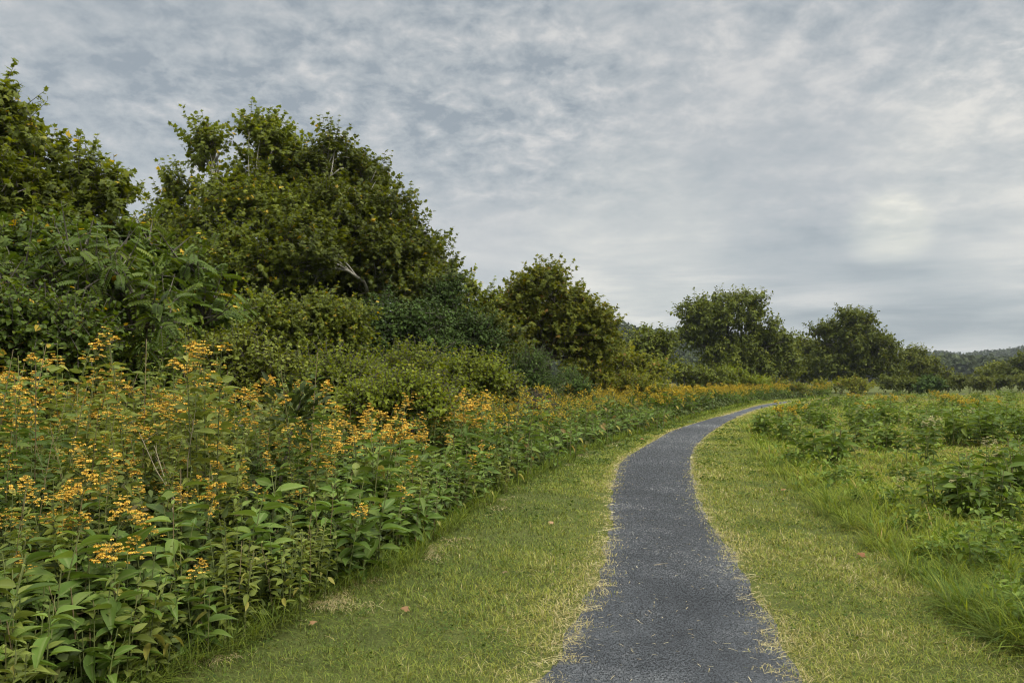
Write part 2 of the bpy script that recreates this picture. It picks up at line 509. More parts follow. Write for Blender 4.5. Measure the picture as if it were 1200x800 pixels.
# the big sycamores
tree_at('sycamore_tree', 'big dark green sycamore with pale forked limbs showing through its tall crown', 'tree', 285, 25,
        [(238, 176, 25, 32), (208, 240, 26, 34, 1), (302, 168, 27, 36), (272, 240, 40, 40, -1), (340, 192, 26, 40, 1), (335, 250, 42, 40), (300, 225, 36, 36), (235, 290, 46, 40), (325, 280, 50, 46, -1), (270, 345, 62, 44), (345, 350, 50, 44, 1), (190, 290, 26, 40, 1), (228, 335, 42, 36), (300, 315, 50, 36, -2), (195, 345, 40, 36), (325, 385, 54, 34, -1), (255, 300, 40, 36, -2)],
        M['syc'], M['whitebark'], n_twigs=3500, per=15, twig=.75, size=.158, seed=11, boughs=9, trunk_r=.13, stems=2, up=.8, gap=-.10, clump=1.5, group=TG)
tree_at('sycamore_tree', 'broad sycamore with a rounded shoulder sloping down towards the path, beside the tallest one', 'tree', 405, 26,
        [(386, 186, 26, 36), (428, 215, 28, 36, 1), (390, 250, 46, 46, -1), (365, 225, 36, 36), (415, 280, 44, 40), (368, 288, 42, 34, -2), (350, 300, 40, 34, -3), (455, 262, 40, 42), (482, 300, 36, 40), (512, 322, 24, 34, 1), (440, 320, 56, 42, -1), (390, 350, 55, 44), (495, 360, 40, 40, -1)],
        M['syc'], M['whitebark'], n_twigs=3500, per=15, twig=.75, size=.158, seed=12, boughs=9, trunk_r=.14, stems=2, up=.7, gap=-.10, clump=1.5, group=TG)
tree_at('sycamore_tree', 'tall sycamore cut by the frame edge with a ragged crown stepping down', 'tree', -30, 14,
        [(-20, 138, 44, 42), (25, 178, 38, 34), (5, 235, 55, 50, -.5), (88, 215, 30, 32), (118, 236, 26, 36), (70, 275, 60, 45), (-70, 210, 70, 90), (135, 292, 26, 40), (0, 320, 80, 55), (100, 340, 60, 50, .5)],
        M['syc'], M['whitebark'], n_twigs=2600, per=13, twig=.5, size=.13, seed=13, trunk_r=.15, stems=2, up=.65, gap=-.15, clump=2.0, group=TG)
tree_at('walnut_tree', 'young tree with feathery compound leaves and a few yellow ones above the tall wildflowers', 'tree', 60, 9.5,
        [(60, 322, 54, 36), (10, 355, 50, 44), (120, 335, 40, 34), (80, 372, 60, 36), (155, 362, 36, 30), (190, 380, 36, 22), (-40, 340, 50, 60)],
        M['sumac'], M['bark'], n_twigs=170, per=5, twig=.5, size=.27, kind='compound', seed=14, trunk_r=.05, stems=3, up=.3, gap=-.4, clump=2.4, group=TG)
tree_at('walnut_tree', 'small feathery tree filling the gap below the big sycamore', 'tree', 200, 14,
        [(165, 300, 34, 38), (205, 335, 40, 38), (160, 355, 40, 40), (235, 372, 40, 30), (190, 395, 50, 30)],
        M['sumac'], M['bark'], n_twigs=190, per=5, twig=.6, size=.42, kind='compound', seed=15, trunk_r=.06, stems=2, up=.3, gap=-.4, clump=2.0, group=TG)
# dark cedars and the understorey before the sycamores
tree_at('hedgerow_tree', 'dull green small leaved tree with yellow leaves low down, behind the feathery leaves', 'tree', 70, 11.5,
        [(40, 365, 55, 40), (110, 340, 44, 38), (10, 310, 46, 44), (75, 305, 40, 34), (140, 400, 60, 34), (60, 425, 60, 30)], M['sumac'], M['bark'], n_twigs=1000, per=12, twig=.4, size=.10, kind='hex', aspect=1.6, seed=51, trunk_r=.06, stems=3, up=.3, gap=-.3, clump=2.2, group=TG)
tree_at('hedgerow_tree', 'dark small leaved tree under the forked pale limbs of the biggest sycamore', 'tree', 260, 19,
        [(225, 390, 50, 34), (290, 385, 56, 34), (250, 425, 66, 30), (330, 415, 50, 36), (190, 420, 50, 34)], M['syc'], M['whitebark'], n_twigs=1700, per=13, twig=.5, size=.10, kind='maple', boughs=8, seed=52, trunk_r=.07, stems=3, up=.3, gap=-.3, clump=1.8, show_limbs=False, group=TG)
tree_at('hedgerow_tree', 'dark small leaved tree between the biggest sycamore and the first cedar', 'tree', 370, 19.5,
        [(365, 400, 46, 40), (395, 385, 40, 36), (350, 440, 50, 30)], M['syc'], M['whitebark'], n_twigs=1300, per=13, twig=.5, size=.10, kind='maple', boughs=8, seed=53, trunk_r=.07, stems=3, up=.3, gap=-.3, clump=1.8, show_limbs=False, group=TG)
tree_at('cedar_tree', 'dark green bushy cedar in the shade of the broad sycamore', 'tree', 455, 21,
        [(455, 385, 45, 36), (420, 400, 40, 34), (500, 390, 40, 36), (450, 420, 60, 34), (510, 420, 40, 34)], M['cedar'], M['bark'], n_twigs=1500, per=17, twig=.4, size=.085, aspect=1.2, kind='hex', seed=16, trunk_r=.1, up=.15, gap=-.3, clump=1.5, show_limbs=False, group=TG)
tree_at('cedar_tree', 'dark cedar with a peaked top between the broad sycamore and the yellowing tree', 'tree', 530, 24,
        [(525, 352, 24, 28), (535, 385, 36, 34), (560, 405, 34, 30), (520, 415, 46, 34)], M['cedar'], M['bark'], n_twigs=1300, per=17, twig=.4, size=.09, aspect=1.2, kind='hex', seed=17, trunk_r=.1, up=.3, gap=-.3, clump=1.5, show_limbs=False, group=TG)
tree_at('hedgerow_tree', 'rounded mid green bushy tree between the peaked cedar and the small soft cedar', 'tree', 575, 25,
        [(578, 398, 32, 26), (552, 414, 32, 24), (596, 428, 36, 24), (565, 440, 46, 20)], M['syc'], M['bark'], n_twigs=1100, per=13, twig=.45, size=.11, seed=54, trunk_r=.06, stems=2, up=.4, gap=-.3, clump=1.6, show_limbs=False, group=TG)
tree_at('cedar_tree', 'small soft dark green cedar standing just behind the flower band', 'tree', 628, 22,
        [(622, 432, 26, 22), (632, 452, 30, 22), (615, 462, 28, 18)], M['cedar'], M['bark'], n_twigs=1300, per=14, twig=.3, size=.065, aspect=.7, kind='hex', seed=18, trunk_r=.06, up=.5, gap=-.6, clump=1.5, show_limbs=False, group=TG)
tree_at('cedar_tree', 'smallest dark cedar, beside the soft dark green one', 'tree', 672, 24,
        [(672, 450, 20, 18), (678, 464, 24, 14)], M['cedar'], M['bark'], n_twigs=700, per=14, twig=.28, size=.065, aspect=.7, kind='hex', seed=19, trunk_r=.05, up=.5, gap=-.6, clump=1.5, show_limbs=False, group=TG)
tree_at('hedgerow_tree', 'slim pale green young tree between the peaked cedar and the yellowing tree', 'tree', 558, 30,
        [(553, 350, 16, 20), (570, 372, 22, 28), (548, 385, 22, 28), (575, 410, 30, 30)], M['syc'], M['bark'], n_twigs=420, per=13, twig=.6, size=.16, seed=20, trunk_r=.07, up=.7, gap=-.2, show_limbs=False, group=TG)
tree_at('hedgerow_tree', 'rounded yellowing tree with rusty leaves, standing before the wooded hill', 'tree', 640, 32,
        [(640, 338, 32, 24), (612, 362, 32, 28), (668, 364, 30, 28), (640, 385, 50, 36), (690, 388, 26, 26), (600, 400, 32, 32), (680, 415, 40, 30), (592, 378, 26, 26), (704, 392, 24, 22)], M['syc_yellow'], M['bark'], n_twigs=1900, per=13, twig=.65, size=.17, seed=21, trunk_r=.13, up=.55, gap=-.2, clump=1.2, show_limbs=False, group=TG)
tree_at('hedgerow_tree', 'yellow green shrubby tree sloping down to the far end of the flower band', 'tree', 725, 37,
        [(705, 412, 26, 20), (730, 422, 34, 22), (690, 440, 34, 24), (755, 442, 34, 22), (720, 455, 50, 18)], M['syc_yellow'], M['bark'], n_twigs=900, per=12, twig=.5, size=.15, seed=22, trunk_r=.08, up=.5, gap=-.3, clump=1.2, show_limbs=False, group=TG)
tree_at('hedgerow_tree', 'small upright green tree beside the big round oak', 'tree', 765, 56,
        [(757, 402, 16, 16), (778, 405, 14, 16), (765, 422, 30, 20), (745, 425, 20, 18)], M['oak'], M['bark'], n_twigs=420, per=13, twig=.9, size=.26, kind='hex', seed=23, trunk_r=.12, up=.6, gap=-.3, clump=.9, show_limbs=False, group=TG)
OG = 'trees at the far end of the meadow'
tree_at('oak_tree', 'big round dark oak at the bend of the path', 'tree', 850, 85,
        [(862, 358, 40, 18), (820, 368, 26, 18), (892, 378, 28, 22), (845, 385, 44, 24), (812, 398, 22, 18), (905, 405, 26, 22), (860, 415, 48, 24), (925, 425, 22, 24), (890, 435, 40, 18)],
        M['oak'], M['bark'], n_twigs=2300, per=14, twig=1.1, size=.36, kind='hex', seed=24, trunk_r=.32, up=.4, gap=-.15, clump=.75, show_limbs=False, group=OG)
tree_at('oak_tree', 'dark oak with two uneven domes, second from the path bend', 'tree', 1000, 95,
        [(1002, 380, 22, 18), (966, 392, 18, 14), (1000, 405, 40, 22), (1034, 408, 20, 14), (965, 418, 26, 22), (1035, 430, 26, 20), (995, 435, 44, 18)],
        M['oak'], M['bark'], n_twigs=1900, per=14, twig=1.1, size=.38, kind='hex', seed=25, trunk_r=.3, up=.4, gap=-.15, clump=.7, show_limbs=False, group=OG)
tree_at('oak_tree', 'lower lighter tree filling the notch between the two oaks', 'tree', 940, 100,
        [(940, 415, 20, 18), (925, 432, 22, 18), (950, 438, 26, 14)], M['oak2'], M['bark'], n_twigs=450, per=13, twig=1.0, size=.36, kind='hex', seed=26, trunk_r=.2, up=.4, gap=-.2, clump=.7, show_limbs=False, group=OG)
tree_at('hedgerow_tree', 'olive coloured low tree ending the tree line before the far hill', 'tree', 1078, 100,
        [(1068, 420, 22, 14), (1085, 432, 24, 14), (1102, 442, 16, 10), (1062, 438, 24, 14)], M['oak2'], M['bark'], n_twigs=550, per=13, twig=.9, size=.34, kind='hex', seed=27, trunk_r=.2, up=.3, gap=-.2, clump=.7, show_limbs=False, group=OG)
tree_at('hedgerow_tree', 'low olive tree standing alone before the far hill', 'tree', 1170, 125,
        [(1168, 432, 16, 9), (1162, 440, 20, 8), (1178, 440, 14, 8)], M['oak2'], M['bark'], n_twigs=300, per=13, twig=.9, size=.4, kind='hex', seed=28, trunk_r=.2, up=.3, gap=-.2, clump=.6, show_limbs=False, group=OG)
tree_at('hedgerow_tree', 'darker olive tree cut by the frame edge before the far hill', 'tree', 1200, 122,
        [(1196, 426, 14, 12), (1206, 432, 18, 14), (1190, 440, 16, 8)], M['oak'], M['bark'], n_twigs=300, per=13, twig=.9, size=.4, kind='hex', seed=29, trunk_r=.2, up=.3, gap=-.2, clump=.6, show_limbs=False, group=OG)

SG = 'shrubs along the foot of the trees'
shr = lambda label, basepx, d, lobes, leaf, seed, n=300, size=.13, kind='hex', **kw: tree_at('shrub', label, 'shrub', basepx, d, lobes, leaf, M['twig'], n_twigs=n, per=11, twig=kw.pop('twig', .45), size=size, kind=kind, seed=seed, trunk_r=.03, stems=3, show_limbs=False, group=SG, crown_name='foliage', **kw)
shr('arching light green bramble shrub in front of the dark cedars', 470, 15.5, [(440, 446, 46, 20), (485, 436, 44, 18), (470, 458, 70, 20)], M['bramble'], 31, 900, .075, up=.25, gap=-.35, clump=1.8, aspect=1.3)
shr('light green bramble shrub with drooping tips beside the peaked cedar', 540, 17, [(530, 438, 36, 18), (565, 444, 30, 18), (545, 457, 50, 18)], M['bramble'], 32, 800, .08, up=.2, gap=-.35, clump=1.8, aspect=1.3)
shr('mid green bramble shrub between the tall wildflowers and the cedars', 400, 13, [(385, 445, 40, 24), (415, 452, 40, 24), (395, 470, 50, 22)], M['bramble'], 33, 700, .07, up=.25, gap=-.35, clump=2.0, aspect=1.3)
shr('dull purple brown shrub gone to seed behind the flower band', 612, 19.5, [(600, 474, 22, 9), (628, 472, 22, 9), (615, 480, 34, 9)], M['purple'], 34, 330, .06, up=.6, gap=-.4, clump=2.5, twig=.3)
shr('yellowing leafy shrub spilling into the flowers at the near end', 20, 8.6, [(-20, 385, 50, 44), (40, 395, 46, 36), (90, 400, 40, 30), (20, 440, 60, 30)], M['sumac'], 49, 950, .07, up=.3, gap=-.35, clump=2.4, aspect=1.5, twig=.35)
shr('dark leafy shrub closing the gap under the feathery tree', 20, 10.5, [(-20, 425, 50, 34), (40, 430, 50, 30), (10, 460, 70, 24)], M['oak'], 46, 700, .085, up=.35, gap=-.4, clump=2.0, aspect=1.4, twig=.35)
shr('dark leafy shrub with upright shoots behind the tallest wildflower', 130, 11.5, [(110, 430, 44, 30), (165, 425, 44, 34), (140, 455, 60, 24)], M['sumac'], 47, 700, .085, up=.45, gap=-.4, clump=2.0, aspect=1.3, twig=.4)
shr('dull green shrub below the pale forked limbs', 250, 13, [(220, 432, 46, 30), (275, 428, 46, 32), (325, 440, 40, 28), (260, 458, 70, 22)], M['oak2'], 48, 950, .085, up=.45, gap=-.4, clump=2.0, aspect=1.3, twig=.4)
shr('low light green bramble shrub just behind the middle of the flower band', 480, 12, [(470, 470, 40, 18), (505, 474, 40, 14), (440, 478, 36, 16)], M['bramble'], 35, 700, .065, up=.3, gap=-.35, clump=2.0, aspect=1.3, twig=.35)
shr('yellowish green bramble shrub beside the small soft cedar', 570, 18, [(565, 462, 34, 18), (590, 458, 24, 18), (545, 470, 34, 14)], M['oak2'], 45, 600, .08, up=.3, gap=-.35, clump=2.0, aspect=1.3, twig=.35)
shr('yellow green shrub with rusty tips behind the far flower band', 745, 33, [(735, 452, 24, 16), (765, 460, 22, 12), (750, 466, 36, 12)], M['syc_yellow'], 36, 420, .12, up=.5, gap=-.4)
shr('dark rounded shrub at the foot of the big oak, nearest the path', 812, 60, [(805, 438, 24, 14), (835, 442, 24, 14), (820, 452, 36, 10)], M['oak'], 37, 420, .22, gap=-.4, clump=1, twig=.7)
shr('grey green shrub at the foot of the big oak', 862, 66, [(860, 445, 24, 12), (885, 450, 22, 9)], M['bramble'], 38, 300, .22, gap=-.4, clump=1, twig=.7)
shr('rust tinged low shrub where the path disappears', 905, 72, [(900, 453, 24, 8), (930, 456, 22, 6)], M['syc_yellow'], 39, 300, .2, gap=-.4, clump=1, twig=.6)
shr('low brown green shrub below the two domed oak', 985, 84, [(965, 453, 20, 6), (1000, 452, 26, 7)], M['syc_yellow'], 40, 260, .24, gap=-.4, clump=1, twig=.6)
shr('dark low shrub alone at the far edge of the meadow', 1090, 88, [(1090, 448, 14, 8), (1084, 453, 16, 5)], M['cedar'], 41, 300, .26, gap=-.5, clump=1, twig=.6)
shr('brown green low shrub beside the dark one at the far meadow edge', 1135, 92, [(1125, 448, 16, 6), (1148, 449, 18, 6)], M['oak2'], 42, 260, .26, gap=-.4, clump=1, twig=.6)
shr('hedge like olive shrub below the lone olive tree', 1165, 108, [(1150, 449, 18, 6), (1175, 448, 18, 7)], M['oak'], 55, 320, .28, gap=-.5, clump=1, twig=.6)
shr('green shrub at the frame edge below the darker olive tree', 1200, 106, [(1195, 448, 16, 7), (1215, 446, 18, 8)], M['oak2'], 56, 300, .28, gap=-.5, clump=1, twig=.6)
shr('dull green shrub under the last olive tree of the line', 1110, 104, [(1105, 449, 16, 6), (1122, 450, 14, 5)], M['oak2'], 57, 280, .28, gap=-.5, clump=1, twig=.6)
shr('small dark shrub under the olive tree line', 1050, 90, [(1040, 450, 18, 7), (1060, 452, 18, 6)], M['oak'], 43, 260, .26, gap=-.4, clump=1, twig=.6)

# ------------------------------------------------------------------ wildflowers
def stem_curve(h, lean, az, n=6):
    t = np.linspace(0, 1, n)
    return np.stack([math.cos(az) * lean * h * t ** 1.7, math.sin(az) * lean * h * t ** 1.7, h * t * (1 - .08 * lean * t)], 1)


def along(pts, t):
    k = np.linspace(0, 1, len(pts))
    return np.stack([np.interp(t, k, pts[:, i]) for i in range(3)], -1)


def flower_head(acc, c, r, n, lod=0, petal=0, disc=1):
    """A flat-topped cluster of small daisies with drooping rays."""
    a = rng.random(n) * 2 * PI; q = np.sqrt(rng.random(n)) * r
    p = c + np.stack([np.cos(a) * q, np.sin(a) * q, rng.normal(size=n) * r * .42 - q * q / r * .7 + r * .2], 1)
    if lod == 0:
        for i in range(n):
            k = rng.integers(5, 8)
            b = rng.random() * 6.3 + np.arange(k) / k * 2 * PI + rng.normal(size=k) * .15
            d = np.stack([np.cos(b), np.sin(b), np.full(k, rng.uniform(-1.0, .35))], 1)
            acc.inst(HEX, np.repeat(p[i:i + 1], k, 0) + d * .004, d, rng.normal(size=3) * .35 + np.array([0, 0, 1.]), .024, rng.uniform(.014, .021), tint=np.clip(rng.normal(.5, .25, k), 0, 1), mat=petal)
        acc.inst(HEXN, p + np.array([0, -.005, .002]), np.array([0, 1., .25]), np.array([0, 0, 1.]), .008, .010, tint=rng.random(n), mat=disc)
        acc.inst(HEXN, p + np.array([-.005, 0, .002]), np.array([1., 0, .4]), np.array([0, 0, 1.]), .008, .010, tint=rng.random(n), mat=disc)
    else:
        for j in range(3):
            b = rng.random(n) * 6.3
            d = np.stack([np.cos(b), np.sin(b), rng.normal(size=n) * .4], 1)
            acc.inst(HEXN, p - d * .014 * lod, d, np.array([0, 0, 1.]) + rng.normal(size=(n, 3)) * .3, .020 * lod, .030 * lod, tint=np.clip(rng.normal(.5, .25, n), 0, 1), mat=petal)
    return p


def make_wildflower(h, n_stems, heads, leaf_len, spread, seed, lod=0, leaf_from=.25, dense=1.0, leafmat='wing', bloom='petal', cat='wildflower', name='yellow_wildflower', headr=.078):
    """One plant: several leafy stems from one root, each ending in branches with flower clusters."""
    global rng
    rng = np.random.default_rng(seed)
    t = thing(name, None, cat)
    sa, la, heads_acc = Acc(), Acc(), []
    for s_ in range(n_stems):
        az = rng.random() * 2 * PI
        hh = h * rng.uniform(.66, 1.06)
        pts = stem_curve(hh, rng.uniform(.02, .16), az)
        root = np.array([math.cos(az), math.sin(az), 0]) * spread * math.sqrt(rng.random())
        pts = pts + root
        sa.tube(pts, np.linspace(.0065, .003, 6) * (1 + .5 * (lod > 0)), 5 if lod == 0 else 3, rng.random())
        nl = int(hh * 15 * dense) if lod == 0 else int(hh * 11 * dense)
        tt = np.clip(np.linspace(leaf_from, .99, nl) + rng.normal(size=nl) * .01, 0, 1)
        ang = np.arange(nl) * 2.4 + rng.random() * 6
        P = along(pts, tt)
        el = .45 - .5 * (1 - tt) + rng.normal(size=nl) * .15
        d = np.stack([np.cos(ang), np.sin(ang), el], 1)
        size = leaf_len * rng.uniform(.8, 1.2) * (.55 + .75 * np.sin(PI * np.clip(tt * .95, 0, 1)) ** .7) * (1 - .45 * (tt > .9)) * rng.uniform(.75, 1.2, nl)
        P = P + norm(d) * .01
        tint = np.clip(rng.random() * .3 + rng.random(nl) * .5 + tt * .15, 0, .999)
        upv = np.array([0, 0, 1.]) + rng.normal(size=(nl, 3)) * .35
        limp = rng.random(nl) < .16 * (1.3 - tt)
        d[limp, 2] -= .9; tint = np.where(limp & (rng.random(nl) < .35), rng.uniform(.93, .999, nl), tint * .95)
        if lod == 0:
            k = rng.random(nl) < .6
            la.inst(LEAF, P[k], d[k], upv[k], size[k] * .40, size[k], tint=tint[k])
            la.inst(LEAF_B, P[~k], d[~k], upv[~k], size[~k] * .42, size[~k], tint=tint[~k])
        elif lod == 1:
            la.inst(LEAF_MID, P, d, upv, size * .42, size, tint=tint)
        else:
            la.inst(HEX, P, d, upv, size * .8, size * 1.05, tint=tint)
        if s_ < heads[0] or heads[0] < 0:
            topd = norm(pts[-1] - pts[-2])
            for q in range(heads[1]):
                b = rng.random() * 6.3
                c = pts[-1] + topd * rng.uniform(.02, .08) + np.array([math.cos(b), math.sin(b), 0]) * (0 if q == 0 else rng.uniform(.06, .13)) - np.array([0, 0, 0 if q == 0 else rng.uniform(-.02, .24)])
                ha = Acc() if lod == 0 or q == 0 else heads_acc[-1]
                r = headr * rng.uniform(.65, 1.25)
                fp = flower_head(ha, c, r, int(rng.uniform(10, 22)) if lod < 2 else 8, lod)
                start = along(pts, rng.uniform(.86, .93))
                (sa if lod == 0 else ha).tube([start, (start + c) / 2 + np.array([0, 0, -.015]), c - np.array([0, 0, .02])], [.003, .0025, .002], 3, .4, 0 if lod == 0 else 2)
                if lod == 0:
                    for f in fp:
                        ha.tube([c - np.array([0, 0, .05]), f - np.array([0, 0, .004])], [.0016, .001], 3, .4, 2)
                    heads_acc.append(ha)
                else:
                    for f in fp:
                        ha.tube([c - np.array([0, 0, .02]), f], [.002, .0015], 3, .4, 2)
                    if q == 0:
                        heads_acc.append(ha)
    sa.build('stem', M['stem'], t)
    la.build('foliage', M[leafmat], t)
    for ha in heads_acc:
        ha.build('flower_head', [M[bloom], M['disc'], M['stem']], t)
    return t


BANK = {}
BANK['tall'] = [make_wildflower(1.85, 4, [(3, 2), (2, 2), (2, 2), (2, 3), (3, 2)][i], .105, .16, 200 + i, 0, .25, 1.6, 'wing' if i == 2 else 'wing_old') for i in range(5)]
BANK['mid'] = [make_wildflower(1.10, 4, [(2, 2), (1, 3), (3, 2), (2, 1)][i], .125, .16, 220 + i, 0, .15, 1.2) for i in range(4)]
BANK['leafy'] = [make_wildflower(.85, [4, 5, 7, 4, 8, 5, 6][i], (0, 0), [.185, .15, .11, .17, .085, .16, .125][i], .17, 240 + i, 0, .06, [1.15, 1.2, 1.6, 1.15, 1.9, 1.2, 1.4][i], 'wing_old' if i in (2, 4) else 'wing', name='leafy_plant', cat='plant') for i in range(7)]
BANK['fewflower'] = [make_wildflower(.95, 3, (1, 2), .18, .14, 260 + i, 0, .12, 1.1) for i in range(3)]
BANK['mid1'] = [make_wildflower(1.08, 8, (6, 2), .13, .38, 280 + i, 1, .15, 1.2, bloom='petal_far') for i in range(4)]
BANK['leafy1'] = [make_wildflower(.72, 8, (0, 0), .15, .36, 300 + i, 1, .06, 1.2, name='leafy_plant', cat='plant') for i in range(4)]
BANK['mid2'] = [make_wildflower(1.12, 20, (17, 3), .17, .75, 320 + i, 2, .12, 1.0, bloom='petal_far', headr=.08) for i in range(3)]
BANK['mead'] = [make_wildflower(.72, 11, (0, 0), .17, .32, 340 + i, 0, .10, 1.2, 'mead', name='meadow_plant', cat='plant') for i in range(4)]
BANK['meadw'] = [make_wildflower(.75, 6, (2, 2), .15, .22, 360 + i, 0, .10, 1.2, 'mead', 'white_bloom', name='meadow_plant', cat='plant', headr=.06) for i in range(3)]
BANK['mead2'] = [make_wildflower(.70, 16, (0, 0), .20, .6, 380 + i, 2, .08, 1.0, 'mead', name='meadow_plant', cat='plant') for i in range(3)]
BANK['meady'] = [make_wildflower(.85, 14, (11, 3), .18, .6, 390 + i, 2, .08, .9, 'mead', 'petal_far', name='meadow_plant', cat='plant') for i in range(2)]
USED = set()


def put(bank, i, x, y, scale, rot, label, group, z=0, tilt=0.0):
    src = BANK[bank][i % len(BANK[bank])]
    if src.name not in USED:
        USED.add(src.name); o = src
    else:
        o = copy_tree(src)
    o.location = (x, y, z); o.rotation_euler = (tilt * math.cos(rot * 3), tilt * math.sin(rot * 3), rot); o.scale = (scale, scale, scale)
    o['label'] = label; o['group'] = group
    return o


R2 = np.random.default_rng(77)


def scatter(n, cand, mind):
    """Dart throwing: cand() gives a point, mind(x, y) the least spacing there."""
    pts = []
    tries = 0
    while len(pts) < n and tries < n * 60:
        tries += 1
        p = cand()
        if p is None:
            continue
        m = mind(*p)
        if all((p[0] - q[0]) ** 2 + (p[1] - q[1]) ** 2 > m * m for q in pts):
            pts.append(p)
    return pts


NEAR_G, FRONT_G, BAND_G, FAR_G = ('tall wildflowers at the near end of the thicket', 'leafy plants along the mown edge', 'knee high wildflowers in the middle of the band', 'wildflowers along the far bend of the path')
# 1. leafy front row along the mown edge, near end
pts = scatter(85, lambda: (lambda y: (xt(y) - R2.uniform(.02, .75), y))(math.exp(R2.uniform(math.log(3.5), math.log(13)))), lambda x, y: .20 + .010 * y)
pts += scatter(30, lambda: (R2.uniform(-3.2, -2.0), R2.uniform(3.1, 4.4)), lambda x, y: .27)
for i, (x, y) in enumerate(sorted(pts, key=lambda p: p[1])):
    u = xt(y) - x
    few = R2.random() < .16
    put('fewflower' if few else 'leafy', R2.integers(9), x, y, float(.62 + .36 * min(1, u / .7) + R2.uniform(-.08, .12)), R2.uniform(0, 6.28),
        'knee high wildflower with few orange flowers among the leafy edge plants' if few else 'broad leaved green plant without flowers along the mown edge', 'sparsely flowering edge plants' if few else FRONT_G, tilt=.05)
# 2. tall flowering ones behind, near end
pts = scatter(120, lambda: (lambda y, p: (gx(p, y), y) if gx(p, y) < xt(y) - .75 else None)(R2.uniform(4.2, 9.8), R2.uniform(-60, 385)), lambda x, y: .26)
for x, y in pts:
    u = xt(y) - x
    hs = np.clip(.50 + .30 * (u - .7), .5, .93) * R2.uniform(.74, 1.12)
    put('tall', R2.integers(9), x, y, float(hs), R2.uniform(0, 6.28), 'tall wildflower with orange yellow heads in the dense near thicket', NEAR_G, tilt=.06)
# 3. middle of the band
pts = scatter(105, lambda: (lambda y: (xt(y) - R2.uniform(.5, 4.2), y))(R2.uniform(6.5, 13.5)), lambda x, y: .36)
for x, y in pts:
    if (x / y * FPX + 600) < 372:
        continue
    put('mid', R2.integers(9), x, y, float(R2.uniform(.85, 1.28)), R2.uniform(0, 6.28), 'knee to waist high wildflower with yellow heads in the middle of the band', BAND_G, tilt=.05)
pts = scatter(60, lambda: (lambda y: (xt(y) - R2.uniform(.05, .55), y))(R2.uniform(12, 30)), lambda x, y: .5)
for x, y in pts:
    put('leafy1', R2.integers(9), x, y, float(R2.uniform(.8, 1.1)), R2.uniform(0, 6.28), 'low leafy plant edging the mown verge beyond the near thicket', 'leafy plants along the middle of the verge')
pts = scatter(95, lambda: (lambda y: (xt(y) - R2.uniform(.5, 5.0), y))(R2.uniform(12, 27)), lambda x, y: .72)
for x, y in pts:
    put('mid1', R2.integers(9), x, y, float(R2.uniform(.9, 1.25)), R2.uniform(0, 6.28), 'bushy yellow wildflower clump halfway along the verge', 'wildflowers halfway along the verge')
pts = scatter(70, lambda: (lambda y: (xt(y) - R2.uniform(.4, 5.5), y))(R2.uniform(26, 76)), lambda x, y: 1.25)
for x, y in pts:
    put('mid2', R2.integers(9), x, y, float(R2.uniform(.85, 1.15)), R2.uniform(0, 6.28), 'yellow wildflower clump along the far bend of the path', FAR_G)

# a few that stand out, each told apart
for (px, py, d, bank, i, s, lab) in [
    (160, 602, 4.5, 'mid', 1, .80, 'broad leaved wildflower with the brightest orange head, low at the front of the thicket'),
    (72, 560, 4.9, 'mid', 2, .96, 'wildflower with a wide orange head rising beside the frame edge'),
    (254, 388, 6.3, 'tall', 0, 1.04, 'tallest wildflower, its orange heads reaching above the rest before the pale limbs'),
    (357, 408, 7.2, 'tall', 2, 1.0, 'tall lone wildflower with orange top head before the dark cedar'),
    (170, 390, 6.8, 'tall', 4, 1.05, 'tall wildflower with a small orange crest under the feathery leaves'),
]:
    o = put(bank, i, gx(px, d), d, s, i * 1.7, lab, None)
    del o['group']
o = put('fewflower', 1, gx(478, 7.45), 7.45, .62, 1.0, 'small wildflower leaning out over the grass with a drooping yellow head', None, tilt=.5); del o['group']
o = put('leafy', 2, gx(150, 4.1), 4.1, .72, .4, 'large pale leaved plant in front at the bottom of the thicket', None); del o['group']
o = put('leafy', 0, gx(430, 6.6), 6.6, .95, 2.2, 'upright leafy plant with pale paired leaves standing out of the front row', None); del o['group']

